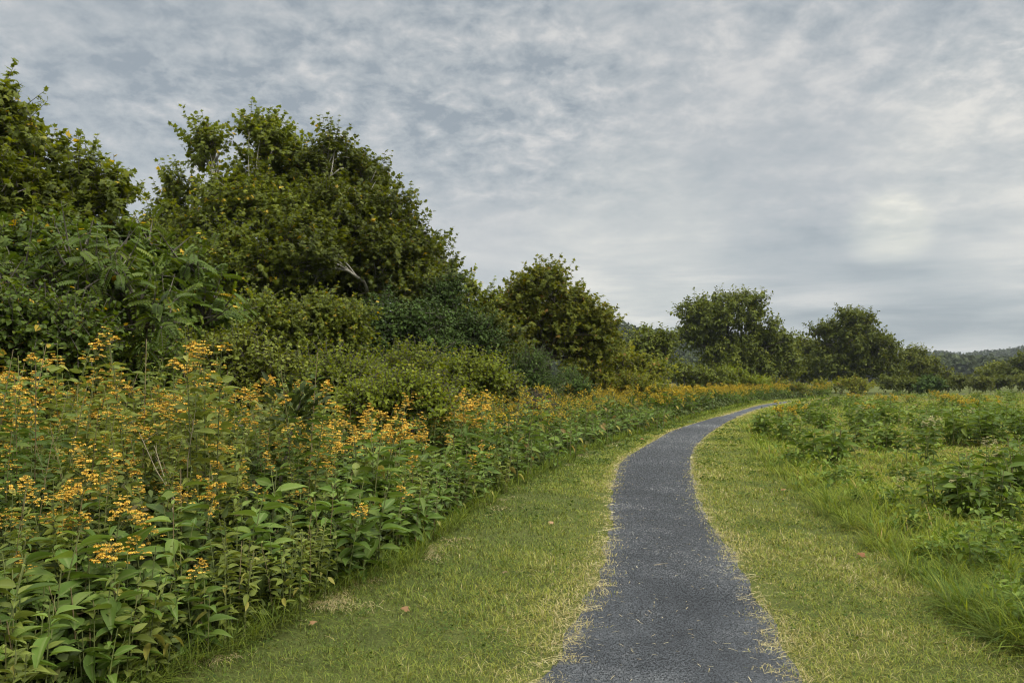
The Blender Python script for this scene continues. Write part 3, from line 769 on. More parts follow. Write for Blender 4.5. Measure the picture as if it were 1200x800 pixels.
# ------------------------------------------------------------------ meadow plants on the far side of the path
MG = 'leafy plants scattered in the meadow'
for i, (px, py, bank, s, lab) in enumerate([
    (962, 548, 'mead', 1.15, 'dark leafy clump at the meadow edge facing the path bend'),
    (945, 540, 'mead', .9, None), (985, 538, 'mead', .95, None),
    (905, 516, 'mead', 1.1, None), (888, 512, 'mead', .9, None), (920, 520, 'mead', 1.0, None),
    (1030, 528, 'mead', 1.0, None), (1050, 530, 'mead', .9, None), (1012, 522, 'mead', .9, None), (1075, 545, 'meadw', 1.1, 'tall cream flowered plant in the middle of the meadow'),
    (1055, 568, 'mead', .55, 'small dark leafy plant alone in bright meadow grass'),
    (1115, 606, 'mead', 1.0, 'large leafy clump near the mown strip, dark in its middle'), (1150, 603, 'mead', 1.0, 'broad leaved clump next to the largest one, under cream flowers'), (1135, 612, 'meadw', .8, 'plant with small cream buds in front of the largest meadow clump'),
    (1148, 585, 'meadw', 1.05, 'cream flower heads standing above the largest meadow clump'), (1100, 600, 'mead', .75, None),
    (1040, 602, 'mead', .42, None), (1150, 668, 'mead', .42, None), (1120, 650, 'mead', .40, None), (1185, 720, 'mead', .36, None), (1215, 700, 'mead', .45, None), (1205, 745, 'mead', .30, None), (1085, 655, 'mead', .34, None), (1005, 595, 'mead', .36, None), (968, 572, 'mead', .4, None), (1170, 610, 'mead', .55, None), (1060, 595, 'meadw', .5, None), (1075, 625, 'mead', .40, None), (1012, 575, 'mead', .45, None), (985, 570, 'mead', .5, None), (1165, 640, 'mead', .5, None), (1195, 655, 'mead', .5, None), (1180, 700, 'mead', .35, None), (930, 545, 'mead', .5, None), (1095, 575, 'mead', .6, None), (1180, 570, 'mead', .8, None),
    (1212, 590, 'mead', 1.15, 'dark leafy plant cut by the frame edge in the meadow'), (1205, 560, 'mead', .9, None),
    (1110, 522, 'mead', 1.25, None), (1135, 520, 'mead', 1.3, None), (1085, 518, 'mead', 1.1, None), (1155, 522, 'mead', 1.2, None), (1120, 512, 'mead', 1.3, None), (1145, 510, 'meadw', 1.1, None), (1100, 508, 'mead', 1.2, None),
    (1180, 520, 'mead', 1.1, None), (1200, 522, 'meadw', 1.1, 'cream flowered plant by the frame edge in the far half of the meadow'), (1195, 510, 'mead', 1.2, None),
    (960, 505, 'mead', 1.1, None), (1000, 500, 'mead', 1.1, None), (950, 498, 'meadw', 1.1, None), (1040, 500, 'mead', 1.2, None), (1015, 505, 'meadw', 1.1, None)]):
    d = gd(py)
    o = put(bank, i, gx(px, d), d, s, i * 1.3, lab or ('cream flowered leafy plant out in the meadow' if bank == 'meadw' else 'dark leafy plant out in the meadow grass'), None if lab else (MG if bank == 'mead' else 'cream flowered plants in the meadow'), tilt=.04)
    if lab: del o['group']
pts = scatter(50, lambda: (lambda y, p: (gx(p, y), y) if gx(p, y) > xm(y) + 1.2 else None)(math.exp(R2.uniform(math.log(26), math.log(88))), R2.uniform(880, 1260)), lambda x, y: 1.0)
for x, y in pts:
    pxx = x / y * FPX + 600
    yel = R2.random() < (.75 if 1010 < pxx < 1130 and y > 40 else .30)
    put('meady' if yel else 'mead2', R2.integers(9), x, y, float(R2.uniform(.6, 1.25)), R2.uniform(0, 6.28), 'yellow flowered clump in the far half of the meadow' if yel else 'low leafy clump in the far half of the meadow',
        'yellow flowered clumps in the far meadow' if yel else 'leafy clumps in the far meadow')
for b in BANK.values():            # anything never set out goes
    for o in b:
        if o.name not in USED:
            for ch in list(o.children): bpy.data.objects.remove(ch)
            bpy.data.objects.remove(o)

# ------------------------------------------------------------------ dead stalks and a leaning sapling in the thicket
rng = np.random.default_rng(5)
for i, (px0, py0, px1, py1, d) in enumerate([(212, 590, 172, 505, 6.0), (222, 600, 236, 480, 6.2), (205, 585, 190, 520, 5.9), (262, 600, 250, 520, 6.4)]):
    a = Acc(); p0 = np.array([gx(px0, d), d, gz(py0, d)]); p1 = np.array([gx(px1, d), d - .1, gz(py1, d)])
    foot = p0 + (p0 - p1) * .2; foot[2] = 0
    pts = np.stack([foot, p0, (p0 + p1) / 2 + rng.normal(size=3) * .015, p1]) - foot
    a.tube(pts, [.006, .005, .004, .002], 5, .8)
    for k in range(4):
        q = pts[2] * (1 - k / 4) + pts[3] * k / 4
        a.tube([q, q + np.array([rng.normal() * .06, rng.normal() * .05, .07])], [.002, .001], 3, .7)
    o = a.build('dead_stalk', M['drystem']); o.location = foot
    tag(o, ['pale dead stalk leaning sideways between the tall wildflowers', 'upright straw coloured dead stalk, the tallest of the bare ones', 'short dead stalk beside the leaning one', 'thin dead stalk apart from the others near the sapling'][i], 'dead stalk')
t = thing('sapling', 'leaning dark sapling with a bare lower trunk amid the wildflowers', 'sapling', (gx(330, 7.6), 7.6, 0))
a = Acc(); k = 7.6 / FPX
sp = np.array([[-.12, 0, 0], [-.02, 0, .55], [gx(343, 7.6) - gx(330, 7.6), .02, gz(500, 7.6)], [gx(352, 7.6) - gx(330, 7.6), .02, gz(470, 7.6)]])
a.tube(sp, [.02, .017, .012, .006], 6); a.build('trunk', M['bark'], t)
ca = Acc()
n = 130
q = sp[2] + rng.random((n, 1)) * (sp[3] - sp[2]) * 1.3 + rng.normal(size=(n, 3)) * np.array([.11, .1, .07])
ca.inst(LEAF_MID, q, norm(q - sp[2] + np.array([0, 0, .02])), np.array([0, 0, 1.]) + rng.normal(size=(n, 3)) * .4, .05, .11)
ca.build('foliage', M['under'], t)

# ------------------------------------------------------------------ ground cover: grasses as stuff
rng = np.random.default_rng(99)


def grass(name, x, y, h, w, tint, mat, label, lean=.5, flat=0.0, z0=0.0):
    n = len(x)
    a = Acc()
    az = rng.random(n) * 2 * PI
    k = lean * rng.random(n) + flat
    d = np.stack([np.cos(az) * k, np.sin(az) * k, np.ones(n) * (1 - flat)], 1)
    up = -np.stack([np.cos(az), np.sin(az), -k], 1)
    sel = rng.integers(0, 3, n)
    P = np.stack([x, y, np.full(n, z0 - .004)], 1)
    for j in range(3):
        q = sel == j
        a.inst(BL[j], P[q], d[q], up[q], w[q], h[q], tint=tint[q])
    o = a.build(name, mat)
    return tag(o, label, 'grass', kind='stuff')


def logy(n, y0, y1):
    return np.exp(rng.uniform(math.log(y0), math.log(y1), n))


def patch(x, y, sc, seed):
    return vnoise(np.stack([x, y, 0 * x], 1), sc, seed)


# mown strips either side of the path
n = 300000
y = logy(n, 3.4, 70)
left = rng.random(n) < .55
u = rng.random(n)
jag = .09 * patch(xl(y), y * 3, 4, 8) + .12 * patch(xl(y), y * 9, 4, 9)
lo = np.where(left, xt(y) - .15, xr(y) - .07 + jag); hi = np.where(left, xl(y) + .07 + jag, xm(y) + .12)
x = lo + (hi - lo) * u
# distances to the path edge make the blades drier and shorter
edge = np.where(left, xl(y) - x, x - xr(y))
dry = np.exp(-np.maximum(edge, 0) / .22)
keep = rng.random(n) > .25 * dry
pn = patch(x, y, 1.1, 21) * .5 + patch(x, y, 3.2, 22) * .4 + patch(x, y, 9, 23) * .4
tint = np.clip(.31 + .24 * pn + .42 * dry + np.where(left, -.16 + .42 * u * u, .18) + rng.normal(size=n) * .27 + .05 * np.clip((y - 10) / 20, 0, 1), 0, .999)
keep &= rng.random(n) < np.clip(1.05 + .9 * np.minimum(pn + .15, 0), .25, 1)
h = (.038 + .045 * rng.random(n) ** 2) * np.clip(1 + .45 * pn, .5, 1.8) * (1 - .35 * dry)
w = np.maximum(.0035, .00085 * y)
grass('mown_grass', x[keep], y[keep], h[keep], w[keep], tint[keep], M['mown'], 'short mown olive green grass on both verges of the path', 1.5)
n = 30000
y = logy(n, 3.4, 30); left = rng.random(n) < .6; q_ = rng.random(n)
x = np.where(left, xt(y) + (xl(y) - xt(y)) * q_ * .85, xr(y) + .12 + (xm(y) - xr(y)) * q_ * .9)
den = patch(x, y, 2.6, 81) * .6 + patch(x, y, 7, 82) * .6
ok = den > .12 + .45 * rng.random(n); x, y = x[ok], y[ok]; n = len(x)
a = Acc(); s_ = np.maximum(.016, .0024 * y) * rng.uniform(.6, 1.5, n)
a.inst(HEXN, np.stack([x, y, .018 + .035 * rng.random(n)], 1), randdir(n) * np.array([1, 1, .3]), np.array([0, 0, 1.]) + rng.normal(size=(n, 3)) * .3, s_ * .9, s_)
tag(a.build('clover', M['mead']), 'small clover and broad leaved weeds in the mown grass', 'clover', kind='stuff')
# pale clippings and blades that lie over the edges of the gravel
n = 14000
y = logy(n, 3.4, 55)
left = rng.random(n) < .5
ed = np.where(left, xl(y), xr(y))
pp = patch(ed, y * 3, 3, 30) * .6 + patch(ed, y * 11, 3, 31) * .6
sel = rng.random(n) < np.clip(.28 + .75 * pp, .03, 1); y, left, ed, pp = y[sel], left[sel], ed[sel], pp[sel]; n = len(y)
x = ed + np.where(left, 1, -1) * (rng.normal(size=n) * .085 - .03 + .07 * pp)
h = .05 + .09 * rng.random(n); w = np.maximum(.0032, .0008 * y)
az = np.where(left, 0, PI) + rng.normal(size=n) * .7
a = Acc(); d = np.stack([np.cos(az), np.sin(az), .12 + .1 * rng.random(n)], 1)
a.inst(BL[0], np.stack([x, y, np.full(n, .006)], 1), d, np.array([0, 0, 1.]) + rng.normal(size=(n, 3)) * .25, w, h, tint=np.clip(rng.normal(.40, .28, n), 0, 1))
tag(a.build('dry_grass', M['straw']), 'pale dry grass blades lying over the edges of the gravel', 'dry grass', kind='stuff')
# scraps of straw blown on to the path
n = 420
y = logy(n, 3.6, 30); x = xl(y) + (xr(y) - xl(y)) * rng.random(n); az = rng.random(n) * 6.28; a = Acc()
a.inst(BL[0], np.stack([x, y, np.full(n, .021)], 1), np.stack([np.cos(az), np.sin(az), .04 * rng.normal(size=n)], 1), np.array([0, 0, 1.]), np.maximum(.003, .0008 * y), .02 + .06 * rng.random(n), tint=rng.random(n))
tag(a.build('straw', M['straw']), 'scraps of pale straw scattered on the gravel', 'straw', kind='stuff')
# brown dead grass in patches under the thicket edge
n = 16000
y = logy(n, 3.6, 22)
x = xt(y) + rng.normal(size=n) * .16 + .04
ok = patch(x, y, 1.6, 40) + .7 * patch(x, y, 6, 41) > .25 + .5 * rng.random(n)
y, x = y[ok], x[ok]; n = len(x)
az = rng.random(n) * 6.28; a = Acc()
d = np.stack([np.cos(az), np.sin(az), .35 * rng.random(n)], 1)
a.inst(BL[1], np.stack([x, y, np.full(n, .02)], 1), d, np.array([0, 0, 1.]), np.maximum(.0035, .0008 * y), .06 + .10 * rng.random(n), tint=np.clip(rng.normal(.25, .2, n), 0, 1))
tag(a.build('withered_grass', M['straw']), 'withered tan grass in patches below the thicket edge', 'withered grass', kind='stuff')
# longer grass at the foot of the thicket
n = 26000
y = logy(n, 3.4, 60)
x = xt(y) - rng.uniform(-.10, .55, n)
x += .08 * patch(x, y, 2.5, 51)
h = (.12 + .2 * rng.random(n)); w = np.maximum(.005, .0009 * y)
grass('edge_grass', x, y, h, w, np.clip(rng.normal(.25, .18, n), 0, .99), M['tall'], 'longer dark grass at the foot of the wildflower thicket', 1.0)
# the meadow: blades in tufts that lean outwards, coarse at the mown edge
def tufts(nt_, per, y0, y1, p0, p1, rad):
    yc = logy(nt_, y0, y1); pc = rng.uniform(p0, p1, nt_); xc = gx(pc, yc)
    ok = xc > xm(yc) + .03 + .12 * patch(xc, yc, 2.2, 61)
    yc, xc = yc[ok], xc[ok]; k = len(xc)
    r = rad * (.6 + .8 * rng.random(k)) * np.clip(yc / 9, 1, 4)
    a_ = rng.random((k, per)) * 2 * PI; q = np.sqrt(rng.random((k, per)))
    x = xc[:, None] + np.cos(a_) * q * r[:, None]; y = yc[:, None] + np.sin(a_) * q * r[:, None]
    return xc, yc, x, y, a_, q


for (nm, nt_, per, y0, y1, hh, ww, wf, lab) in (
        ('meadow_grass', 10500, 24, 3.9, 95, .23, .0042, .0008, 'tall bright green meadow grass beyond the mown strip'),
        ('coarse_grass', 2600, 16, 3.9, 26, .29, .010, .0012, 'coarse arching grass along the meadow edge of the mown strip')):
    xc, yc, x, y, a_, q = tufts(nt_, per, y0, y1, 840, 1300, .10)
    uc = xc - xm(yc)
    pn = patch(xc, yc, .9, 62) * .6 + patch(xc, yc, 2.6, 63) * .5
    hc = hh * np.clip(1 + .35 * np.exp(-((uc - .6) / .5) ** 2) - .35 * np.clip(uc - 1, 0, 1) + .45 * pn, .35, 1.8) * (.7 + .6 * rng.random(len(xc)))
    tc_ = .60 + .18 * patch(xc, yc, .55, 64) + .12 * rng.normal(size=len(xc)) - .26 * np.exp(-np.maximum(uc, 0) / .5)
    if nm == 'coarse_grass':
        keep = rng.random(len(xc)) < np.exp(-uc / 1.5); tc_ = tc_ - .10
    else:
        keep = rng.random(len(xc)) > .55 * np.exp(-((uc - .45) / .4) ** 2)
    sh = x[keep].shape
    h = (hc[keep, None] * rng.uniform(.45, 1.15, sh)).ravel(); t_ = np.clip(np.repeat(tc_[keep], per) + rng.normal(size=h.size) * .24, 0, .999)
    aa = (a_[keep] + rng.normal(size=sh) * .5).ravel(); lean = (.25 + .9 * q[keep] * rng.random(sh)).ravel()
    X, Y = x[keep].ravel(), y[keep].ravel()
    d = np.stack([np.cos(aa) * lean, np.sin(aa) * lean, np.ones(h.size)], 1); up = np.stack([-np.cos(aa), -np.sin(aa), lean], 1)
    w = np.maximum(ww, wf * Y) * rng.uniform(.6, 1.3, h.size)
    a = Acc(); sel = rng.integers(0, 3, h.size)
    for jn in range(3):
        k = sel == jn
        a.inst(BL[jn], np.stack([X, Y, np.full(h.size, -.005)], 1)[k], d[k], up[k], w[k], h[k], tint=t_[k])
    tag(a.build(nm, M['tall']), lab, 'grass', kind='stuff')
# low broad-leaved weeds between the grasses
n = 22000
y = logy(n, 4.0, 90); x = gx(rng.uniform(845, 1290, n), y)
den = patch(x, y, 1.3, 71) * .6 + patch(x, y, 3.1, 72) * .6
ok = (x > xm(y) + .05) & (den > .05 + .5 * rng.random(n) - .35 * np.exp(-np.abs(x - xm(y) - .5) / .6))
x, y, den = x[ok], y[ok], den[ok]; n = len(x)
a = Acc(); d = randdir(n) + np.array([0, 0, .25]); s_ = np.clip(.04 + .0025 * y, .045, .12) * rng.uniform(.6, 1.5, n)
a.inst(HEX, np.stack([x, y, (.06 + .22 * rng.random(n)) * (1 + .5 * den)], 1), d, np.array([0, 0, 1.]) + rng.normal(size=(n, 3)) * .5, s_ * .9, s_)
tag(a.build('meadow_weeds', M['mead']), 'low broad leaved weeds growing through the meadow grass', 'weeds', kind='stuff')
# undergrowth that closes the thicket from below
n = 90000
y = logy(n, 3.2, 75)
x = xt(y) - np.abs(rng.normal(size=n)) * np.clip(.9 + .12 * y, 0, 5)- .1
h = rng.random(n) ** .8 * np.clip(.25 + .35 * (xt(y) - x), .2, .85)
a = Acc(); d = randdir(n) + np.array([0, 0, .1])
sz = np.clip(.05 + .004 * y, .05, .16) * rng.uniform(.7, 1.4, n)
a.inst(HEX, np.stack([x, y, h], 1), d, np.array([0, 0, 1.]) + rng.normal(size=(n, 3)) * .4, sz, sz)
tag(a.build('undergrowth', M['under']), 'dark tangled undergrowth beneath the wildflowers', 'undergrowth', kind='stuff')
# loose chips on the path
n = 130000
y = logy(n, 3.3, 34)
q_ = rng.random(n); x = xl(y) + (xr(y) - xl(y)) * q_
sz = np.maximum(.0035, .0007 * y) * rng.uniform(.6, 1.7, n)
a = Acc()
octv = np.array([(1, 0, 0), (-1, 0, 0), (0, 1, 0), (0, -1, 0), (0, 0, .7), (0, 0, -.7)], float)
octf = np.array([(0, 2, 4), (2, 1, 4), (1, 3, 4), (3, 0, 4), (2, 0, 5), (1, 2, 5), (3, 1, 5), (0, 3, 5)])
a.inst((octv, octf, None, np.zeros(6)), np.stack([x, y, sz * .22 + .004 + .012 * np.sin(PI * q_)], 1), randdir(n) * np.array([1, 1, .3]), np.array([0, 0, 1.]) + rng.normal(size=(n, 3)) * .3, sz * rng.uniform(.6, 1, n), sz, tint=np.clip(rng.random(n) * .8 + .10 + .10 * patch(x, y, 1.3, 91) + .08 * patch(x, y, 4.1, 92) * (y < 12), 0, 1))
M['chip'] = leaf_mat('gravel_chip', [(0, G(.022, .024, .028)), (.5, G(.042, .047, .054)), (.85, G(.088, .095, .106)), (1, G(.26, .265, .265))], 0, .75, .3, jitter=0)
tag(a.build('gravel', M['chip']), 'loose blue grey gravel chips on the path', 'gravel', kind='stuff')

# ------------------------------------------------------------------ fallen leaves, twig
FL = [(475, 716, .09, 'fallen brown leaf on the mown grass below the thicket edge', .35), (648, 614, .10, 'curled fallen leaf on the verge beside the path', .6), (590, 672, .07, 'small dry leaf in the middle of the mown verge', .7),
      (1001, 652, .11, 'rust red fallen leaf on the mown strip before the meadow', .05), (912, 575, .11, 'orange brown fallen leaf on the strip by the path bend', .3), (374, 731, .08, 'tan fallen leaf on the bare ground under the thicket', .4), (752, 516, .16, 'dark fallen leaf on the gravel edge at the bend', .1)]
for px, py, s, lab, tn in FL:
    d = gd(py); a = Acc(); s *= .68
    a.inst(MAPLE[1], [(0, -s * .4, .012)], np.array([rng.normal(), rng.normal(), .25]), np.array([.2, -.3, 1.]), s, s, tint=[tn])
    o = a.build('fallen_leaf', M['fallen']); o.location = (gx(px, d), d, .035); tag(o, lab, 'fallen leaf')
a = Acc(); d = gd(661)
a.tube([(0, 0, 0), (.06, .02, .004), (.13, .06, .001)], [.004, .0035, .002], 5, .9)
o = a.build('twig', M['drystem']); o.location = (gx(764, d), d, .016); tag(o, 'short pale twig lying across the gravel path', 'twig')

# ------------------------------------------------------------------ ground sheet, path
def grid_sheet(name, xs, ys, zf, mat):
    X, Y = np.meshgrid(xs, ys)
    v = np.stack([X, Y, zf(X, Y)], -1).reshape(-1, 3)
    nx, ny = len(xs), len(ys)
    i, j = np.meshgrid(np.arange(ny - 1), np.arange(nx - 1), indexing='ij')
    f = np.stack([i * nx + j, i * nx + j + 1, (i + 1) * nx + j + 1, (i + 1) * nx + j], -1).reshape(-1, 4)
    a = Acc(); a.raw(v, None, f)
    return a.build(name, mat, None, True)


m, nt, out = new_mat('meadow_soil'); L = nt.links
tc = nt.nodes.new('ShaderNodeTexCoord')
n1 = nd(nt, 'ShaderNodeTexNoise', i_Scale=.9, i_Detail=8.0, i_Roughness=.65); L.new(tc.outputs['Object'], n1.inputs['Vector'])
n2 = nd(nt, 'ShaderNodeTexNoise', i_Scale=40.0, i_Detail=5.0, i_Roughness=.7); L.new(tc.outputs['Object'], n2.inputs['Vector'])
r1 = ramp(nt, [(.3, G(.05, .06, .016)), (.5, G(.08, .095, .024)), (.7, G(.115, .12, .034))]); L.new(n1.outputs['Fac'], r1.inputs[0])
r2 = ramp(nt, [(.3, G(.5, .5, .5)), (.7, G(1.3, 1.3, 1.3))]); L.new(n2.outputs['Fac'], r2.inputs[0])
mx = nd(nt, 'ShaderNodeMix', data_type='RGBA', blend_type='MULTIPLY'); mx.inputs[0].default_value = 1
L.new(r1.outputs[0], mx.inputs[6]); L.new(r2.outputs[0], mx.inputs[7])
bs = nd(nt, 'ShaderNodeBsdfPrincipled', i_Roughness=.95); bs.inputs['Specular IOR Level'].default_value = .1
L.new(mx.outputs[2], bs.inputs['Base Color'])
bp = nd(nt, 'ShaderNodeBump', i_Strength=.6, i_Distance=.03); L.new(n2.outputs['Fac'], bp.inputs['Height']); L.new(bp.outputs[0], bs.inputs['Normal'])
L.new(bs.outputs[0], out.inputs[0])
ax = np.concatenate([-np.geomspace(4000, 40, 30), np.linspace(-38, 90, 80), np.geomspace(92, 4000, 30)])
ay = np.concatenate([-np.geomspace(1500, 12, 16), np.linspace(-10, 110, 80), np.geomspace(112, 5000, 36)])
tag(grid_sheet('ground', ax, ay, lambda X, Y: 0 * X, m), 'level grassy ground reaching to the hills', 'ground', kind='structure')

m, nt, out = new_mat('packed_gravel'); L = nt.links
tc = nt.nodes.new('ShaderNodeTexCoord')
n1 = nd(nt, 'ShaderNodeTexNoise', i_Scale=1.3, i_Detail=9.0, i_Roughness=.72); L.new(tc.outputs['Object'], n1.inputs['Vector'])
n2 = nd(nt, 'ShaderNodeTexNoise', i_Scale=70.0, i_Detail=6.0, i_Roughness=.8); L.new(tc.outputs['Object'], n2.inputs['Vector'])
vo = nd(nt, 'ShaderNodeTexVoronoi', i_Scale=120.0); L.new(tc.outputs['Object'], vo.inputs['Vector'])
r1 = ramp(nt, [(.34, G(.030, .034, .041)), (.5, G(.055, .061, .071)), (.66, G(.105, .112, .122))]); L.new(n1.outputs['Fac'], r1.inputs[0])
r2 = ramp(nt, [(.32, G(.25, .25, .26)), (.5, G(.85, .85, .85)), (.66, G(2.2, 2.2, 2.15))]); L.new(n2.outputs['Fac'], r2.inputs[0])
mx = nd(nt, 'ShaderNodeMix', data_type='RGBA', blend_type='MULTIPLY'); mx.inputs[0].default_value = 1
L.new(r1.outputs[0], mx.inputs[6]); L.new(r2.outputs[0], mx.inputs[7])
r3 = ramp(nt, [(0, G(.75, .75, .75)), (1, G(1.25, 1.25, 1.25))]); L.new(vo.outputs['Color'], r3.inputs[0])
mx2 = nd(nt, 'ShaderNodeMix', data_type='RGBA', blend_type='MULTIPLY'); mx2.inputs[0].default_value = 1
L.new(mx.outputs[2], mx2.inputs[6]); L.new(r3.outputs[0], mx2.inputs[7])
bs = nd(nt, 'ShaderNodeBsdfPrincipled', i_Roughness=.85); bs.inputs['Specular IOR Level'].default_value = .25
L.new(mx2.outputs[2], bs.inputs['Base Color'])
bp = nd(nt, 'ShaderNodeBump', i_Strength=.9, i_Distance=.012); L.new(n2.outputs['Fac'], bp.inputs['Height']); L.new(bp.outputs[0], bs.inputs['Normal'])
L.new(bs.outputs[0], out.inputs[0])
yy = np.concatenate([np.linspace(-8, 3, 20), np.geomspace(3.05, 96, 700)])
nc = 9
rows = []
for q in yy:
    a0 = xl(q) - .03 + .05 * math.sin(q * 5.1) * math.sin(q * 2.3) * (q < 30); a1 = xr(q) + .03 + .05 * math.sin(q * 4.3 + 1) * math.sin(q * 1.9) * (q < 30)
    s = np.linspace(0, 1, nc)
    rows.append(np.stack([a0 + (a1 - a0) * s, np.full(nc, q), .004 + .012 * np.sin(PI * s)], 1))
v = np.array(rows); ny = len(yy)
i, j = np.meshgrid(np.arange(ny - 1), np.arange(nc - 1), indexing='ij')
f = np.stack([i * nc + j, i * nc + j + 1, (i + 1) * nc + j + 1, (i + 1) * nc + j], -1).reshape(-1, 4)
a = Acc(); a.raw(v.reshape(-1, 3), None, f)
tag(a.build('path', m, None, True), 'winding blue grey gravel path', 'path', kind='structure')

# ------------------------------------------------------------------ wooded hills
def hill(name, label, x0, x1, yc, depth, ridge, seed, label2, ncr, crown):
    xs = np.linspace(x0, x1, 120); ys = np.linspace(yc - depth, yc + depth, 40)

    def zf(X, Y):
        c = np.clip(1 - np.abs(Y - yc) / depth, 0, 1)
        p = np.stack([X.ravel(), Y.ravel(), 0 * X.ravel()], 1)
        return np.interp(X, *ridge) * (c * c * (3 - 2 * c)) + 3 * vnoise(p, .012, seed).reshape(X.shape) * c - .5
    o = tag(grid_sheet(name, xs, ys, zf, HM), label, 'hill', kind='structure')
    # trees on its near face, too many and too far to tell apart
    a = Acc()
    X = rng.uniform(x0, x1, ncr); Y = rng.uniform(yc - depth * .97, yc + depth * .12, ncr)
    Z = zf(X[:, None], Y[:, None]).ravel()
    H = crown * rng.uniform(.7, 1.3, ncr)
    k = 46
    d = norm(rng.normal(size=(ncr, k, 3)) + np.array([0, -.2, .5]))
    P = np.stack([X, Y, Z], 1)[:, None] + d * H[:, None, None] * np.array([.55, .55, .6]) * (rng.random((ncr, k, 1)) ** .3) + np.array([0, 0, 1.]) * H[:, None, None] * .55
    tn = np.clip(rng.random(ncr)[:, None] * .6 + rng.random((ncr, k)) * .4, 0, .99)
    s = np.repeat(H, k) * .24 * rng.uniform(.6, 1.3, ncr * k)
    a.inst(HEXN, P.reshape(-1, 3), randdir(ncr * k), d.reshape(-1, 3) + rng.normal(size=(ncr * k, 3)) * .3, s, s, tint=tn.ravel())
    tag(a.build('far_woods', M['woods']), label2, 'woods', kind='stuff')


m, nt, out = new_mat('wooded_slope')
tc = nt.nodes.new('ShaderNodeTexCoord'); n1 = nd(nt, 'ShaderNodeTexNoise', i_Scale=.08, i_Detail=8.0); nt.links.new(tc.outputs['Object'], n1.inputs['Vector'])
r1 = ramp(nt, [(.35, G(.03, .04, .014)), (.65, G(.06, .07, .025))]); nt.links.new(n1.outputs['Fac'], r1.inputs[0])
bs = nd(nt, 'ShaderNodeBsdfPrincipled', i_Roughness=.95); nt.links.new(r1.outputs[0], bs.inputs['Base Color']); nt.links.new(bs.outputs[0], out.inputs[0])
HM = m
D1 = 480
hill('hill', 'wooded hill behind the yellowing tree, falling towards the oaks', -60, 330, D1, 110,
     ([-60, gx(660, D1), gx(700, D1), gx(750, D1), gx(800, D1), gx(940, D1), gx(1010, D1), 330], [36, 36, 30, 22, 19, 15, 6, 0]), 3, 'woods covering the nearer hill', 1700, 9)
D2 = 900
hill('hill', 'low blue green wooded hill beyond the meadow', 330, 1100, D2, 160,
     ([330, gx(1060, D2), gx(1085, D2), gx(1130, D2), gx(1200, D2), 1100], [3, 20, 25, 24, 31, 36]), 4, 'woods covering the far low hill', 4500, 8)

# ------------------------------------------------------------------ air
m = bpy.data.materials.new('thin_air'); m.use_nodes = True; nt = m.node_tree; nt.nodes.clear()
out = nt.nodes.new('ShaderNodeOutputMaterial')
pv = nt.nodes.new('ShaderNodeVolumePrincipled'); pv.inputs['Color'].default_value = (.80, .88, 1, 1); pv.inputs['Density'].default_value = .00013
nt.links.new(pv.outputs[0], out.inputs['Volume'])
HAZE = True
if HAZE:
    x0, x1, y0, y1, z0, z1 = -4200, 4200, -1700, 5200, -1.5, 60
    a = Acc()
    a.raw([(x0, y0, z0), (x1, y0, z0), (x1, y1, z0), (x0, y1, z0), (x0, y0, z1), (x1, y0, z1), (x1, y1, z1), (x0, y1, z1)], None,
          [(0, 3, 2, 1), (4, 5, 6, 7), (0, 1, 5, 4), (1, 2, 6, 5), (2, 3, 7, 6), (3, 0, 4, 7)])
    tag(a.build('haze', m), 'thin bluish haze over the far hills', 'haze', kind='stuff')

# ------------------------------------------------------------------ sky and sun
SUN_EL, SUN_AZ = math.radians(44), math.radians(122)      # azimuth clockwise from +Y (the view direction)
W = bpy.data.worlds.new('World'); S.world = W; W.use_nodes = True
nt = W.node_tree; nt.nodes.clear(); L = nt.links
out = nt.nodes.new('ShaderNodeOutputWorld'); bg = nt.nodes.new('ShaderNodeBackground'); L.new(bg.outputs[0], out.inputs[0])
bg.inputs['Strength'].default_value = .1
sky = nd(nt, 'ShaderNodeTexSky', sky_type='NISHITA', sun_disc=False, sun_elevation=SUN_EL, sun_rotation=SUN_AZ)
tc = nt.nodes.new('ShaderNodeTexCoord')
sx = nt.nodes.new('ShaderNodeSeparateXYZ'); L.new(tc.outputs['Generated'], sx.inputs[0])


def mth(op, a, b=None, c=None, clamp=False):
    n = nd(nt, 'ShaderNodeMath', operation=op, use_clamp=clamp)
    for i, v in enumerate((a, b, c)):
        if v is None: continue
        if isinstance(v, (int, float)): n.inputs[i].default_value = v
        else: L.new(v, n.inputs[i])
    return n.outputs[0]


zc = mth('MAXIMUM', sx.outputs['Z'], 0.0)
den = mth('ADD', zc, .10)
u = mth('DIVIDE', sx.outputs['X'], den); v_ = mth('DIVIDE', sx.outputs['Y'], den)
cx = nt.nodes.new('ShaderNodeCombineXYZ'); L.new(u, cx.inputs[0]); L.new(v_, cx.inputs[1])


den2 = mth('ADD', zc, .30)
cx2 = nt.nodes.new('ShaderNodeCombineXYZ'); L.new(mth('DIVIDE', sx.outputs['X'], den2), cx2.inputs[0]); L.new(mth('DIVIDE', sx.outputs['Y'], den2), cx2.inputs[1])


def noise(scale, detail, rough, dist=0., off=(0, 0, 0), src=None):
    mp = nt.nodes.new('ShaderNodeMapping'); mp.inputs['Location'].default_value = off
    L.new((src or cx).outputs[0], mp.inputs['Vector'])
    n = nd(nt, 'ShaderNodeTexNoise', i_Scale=scale, i_Detail=detail, i_Roughness=rough, i_Distortion=dist)
    L.new(mp.outputs[0], n.inputs['Vector'])
    return n.outputs['Fac']


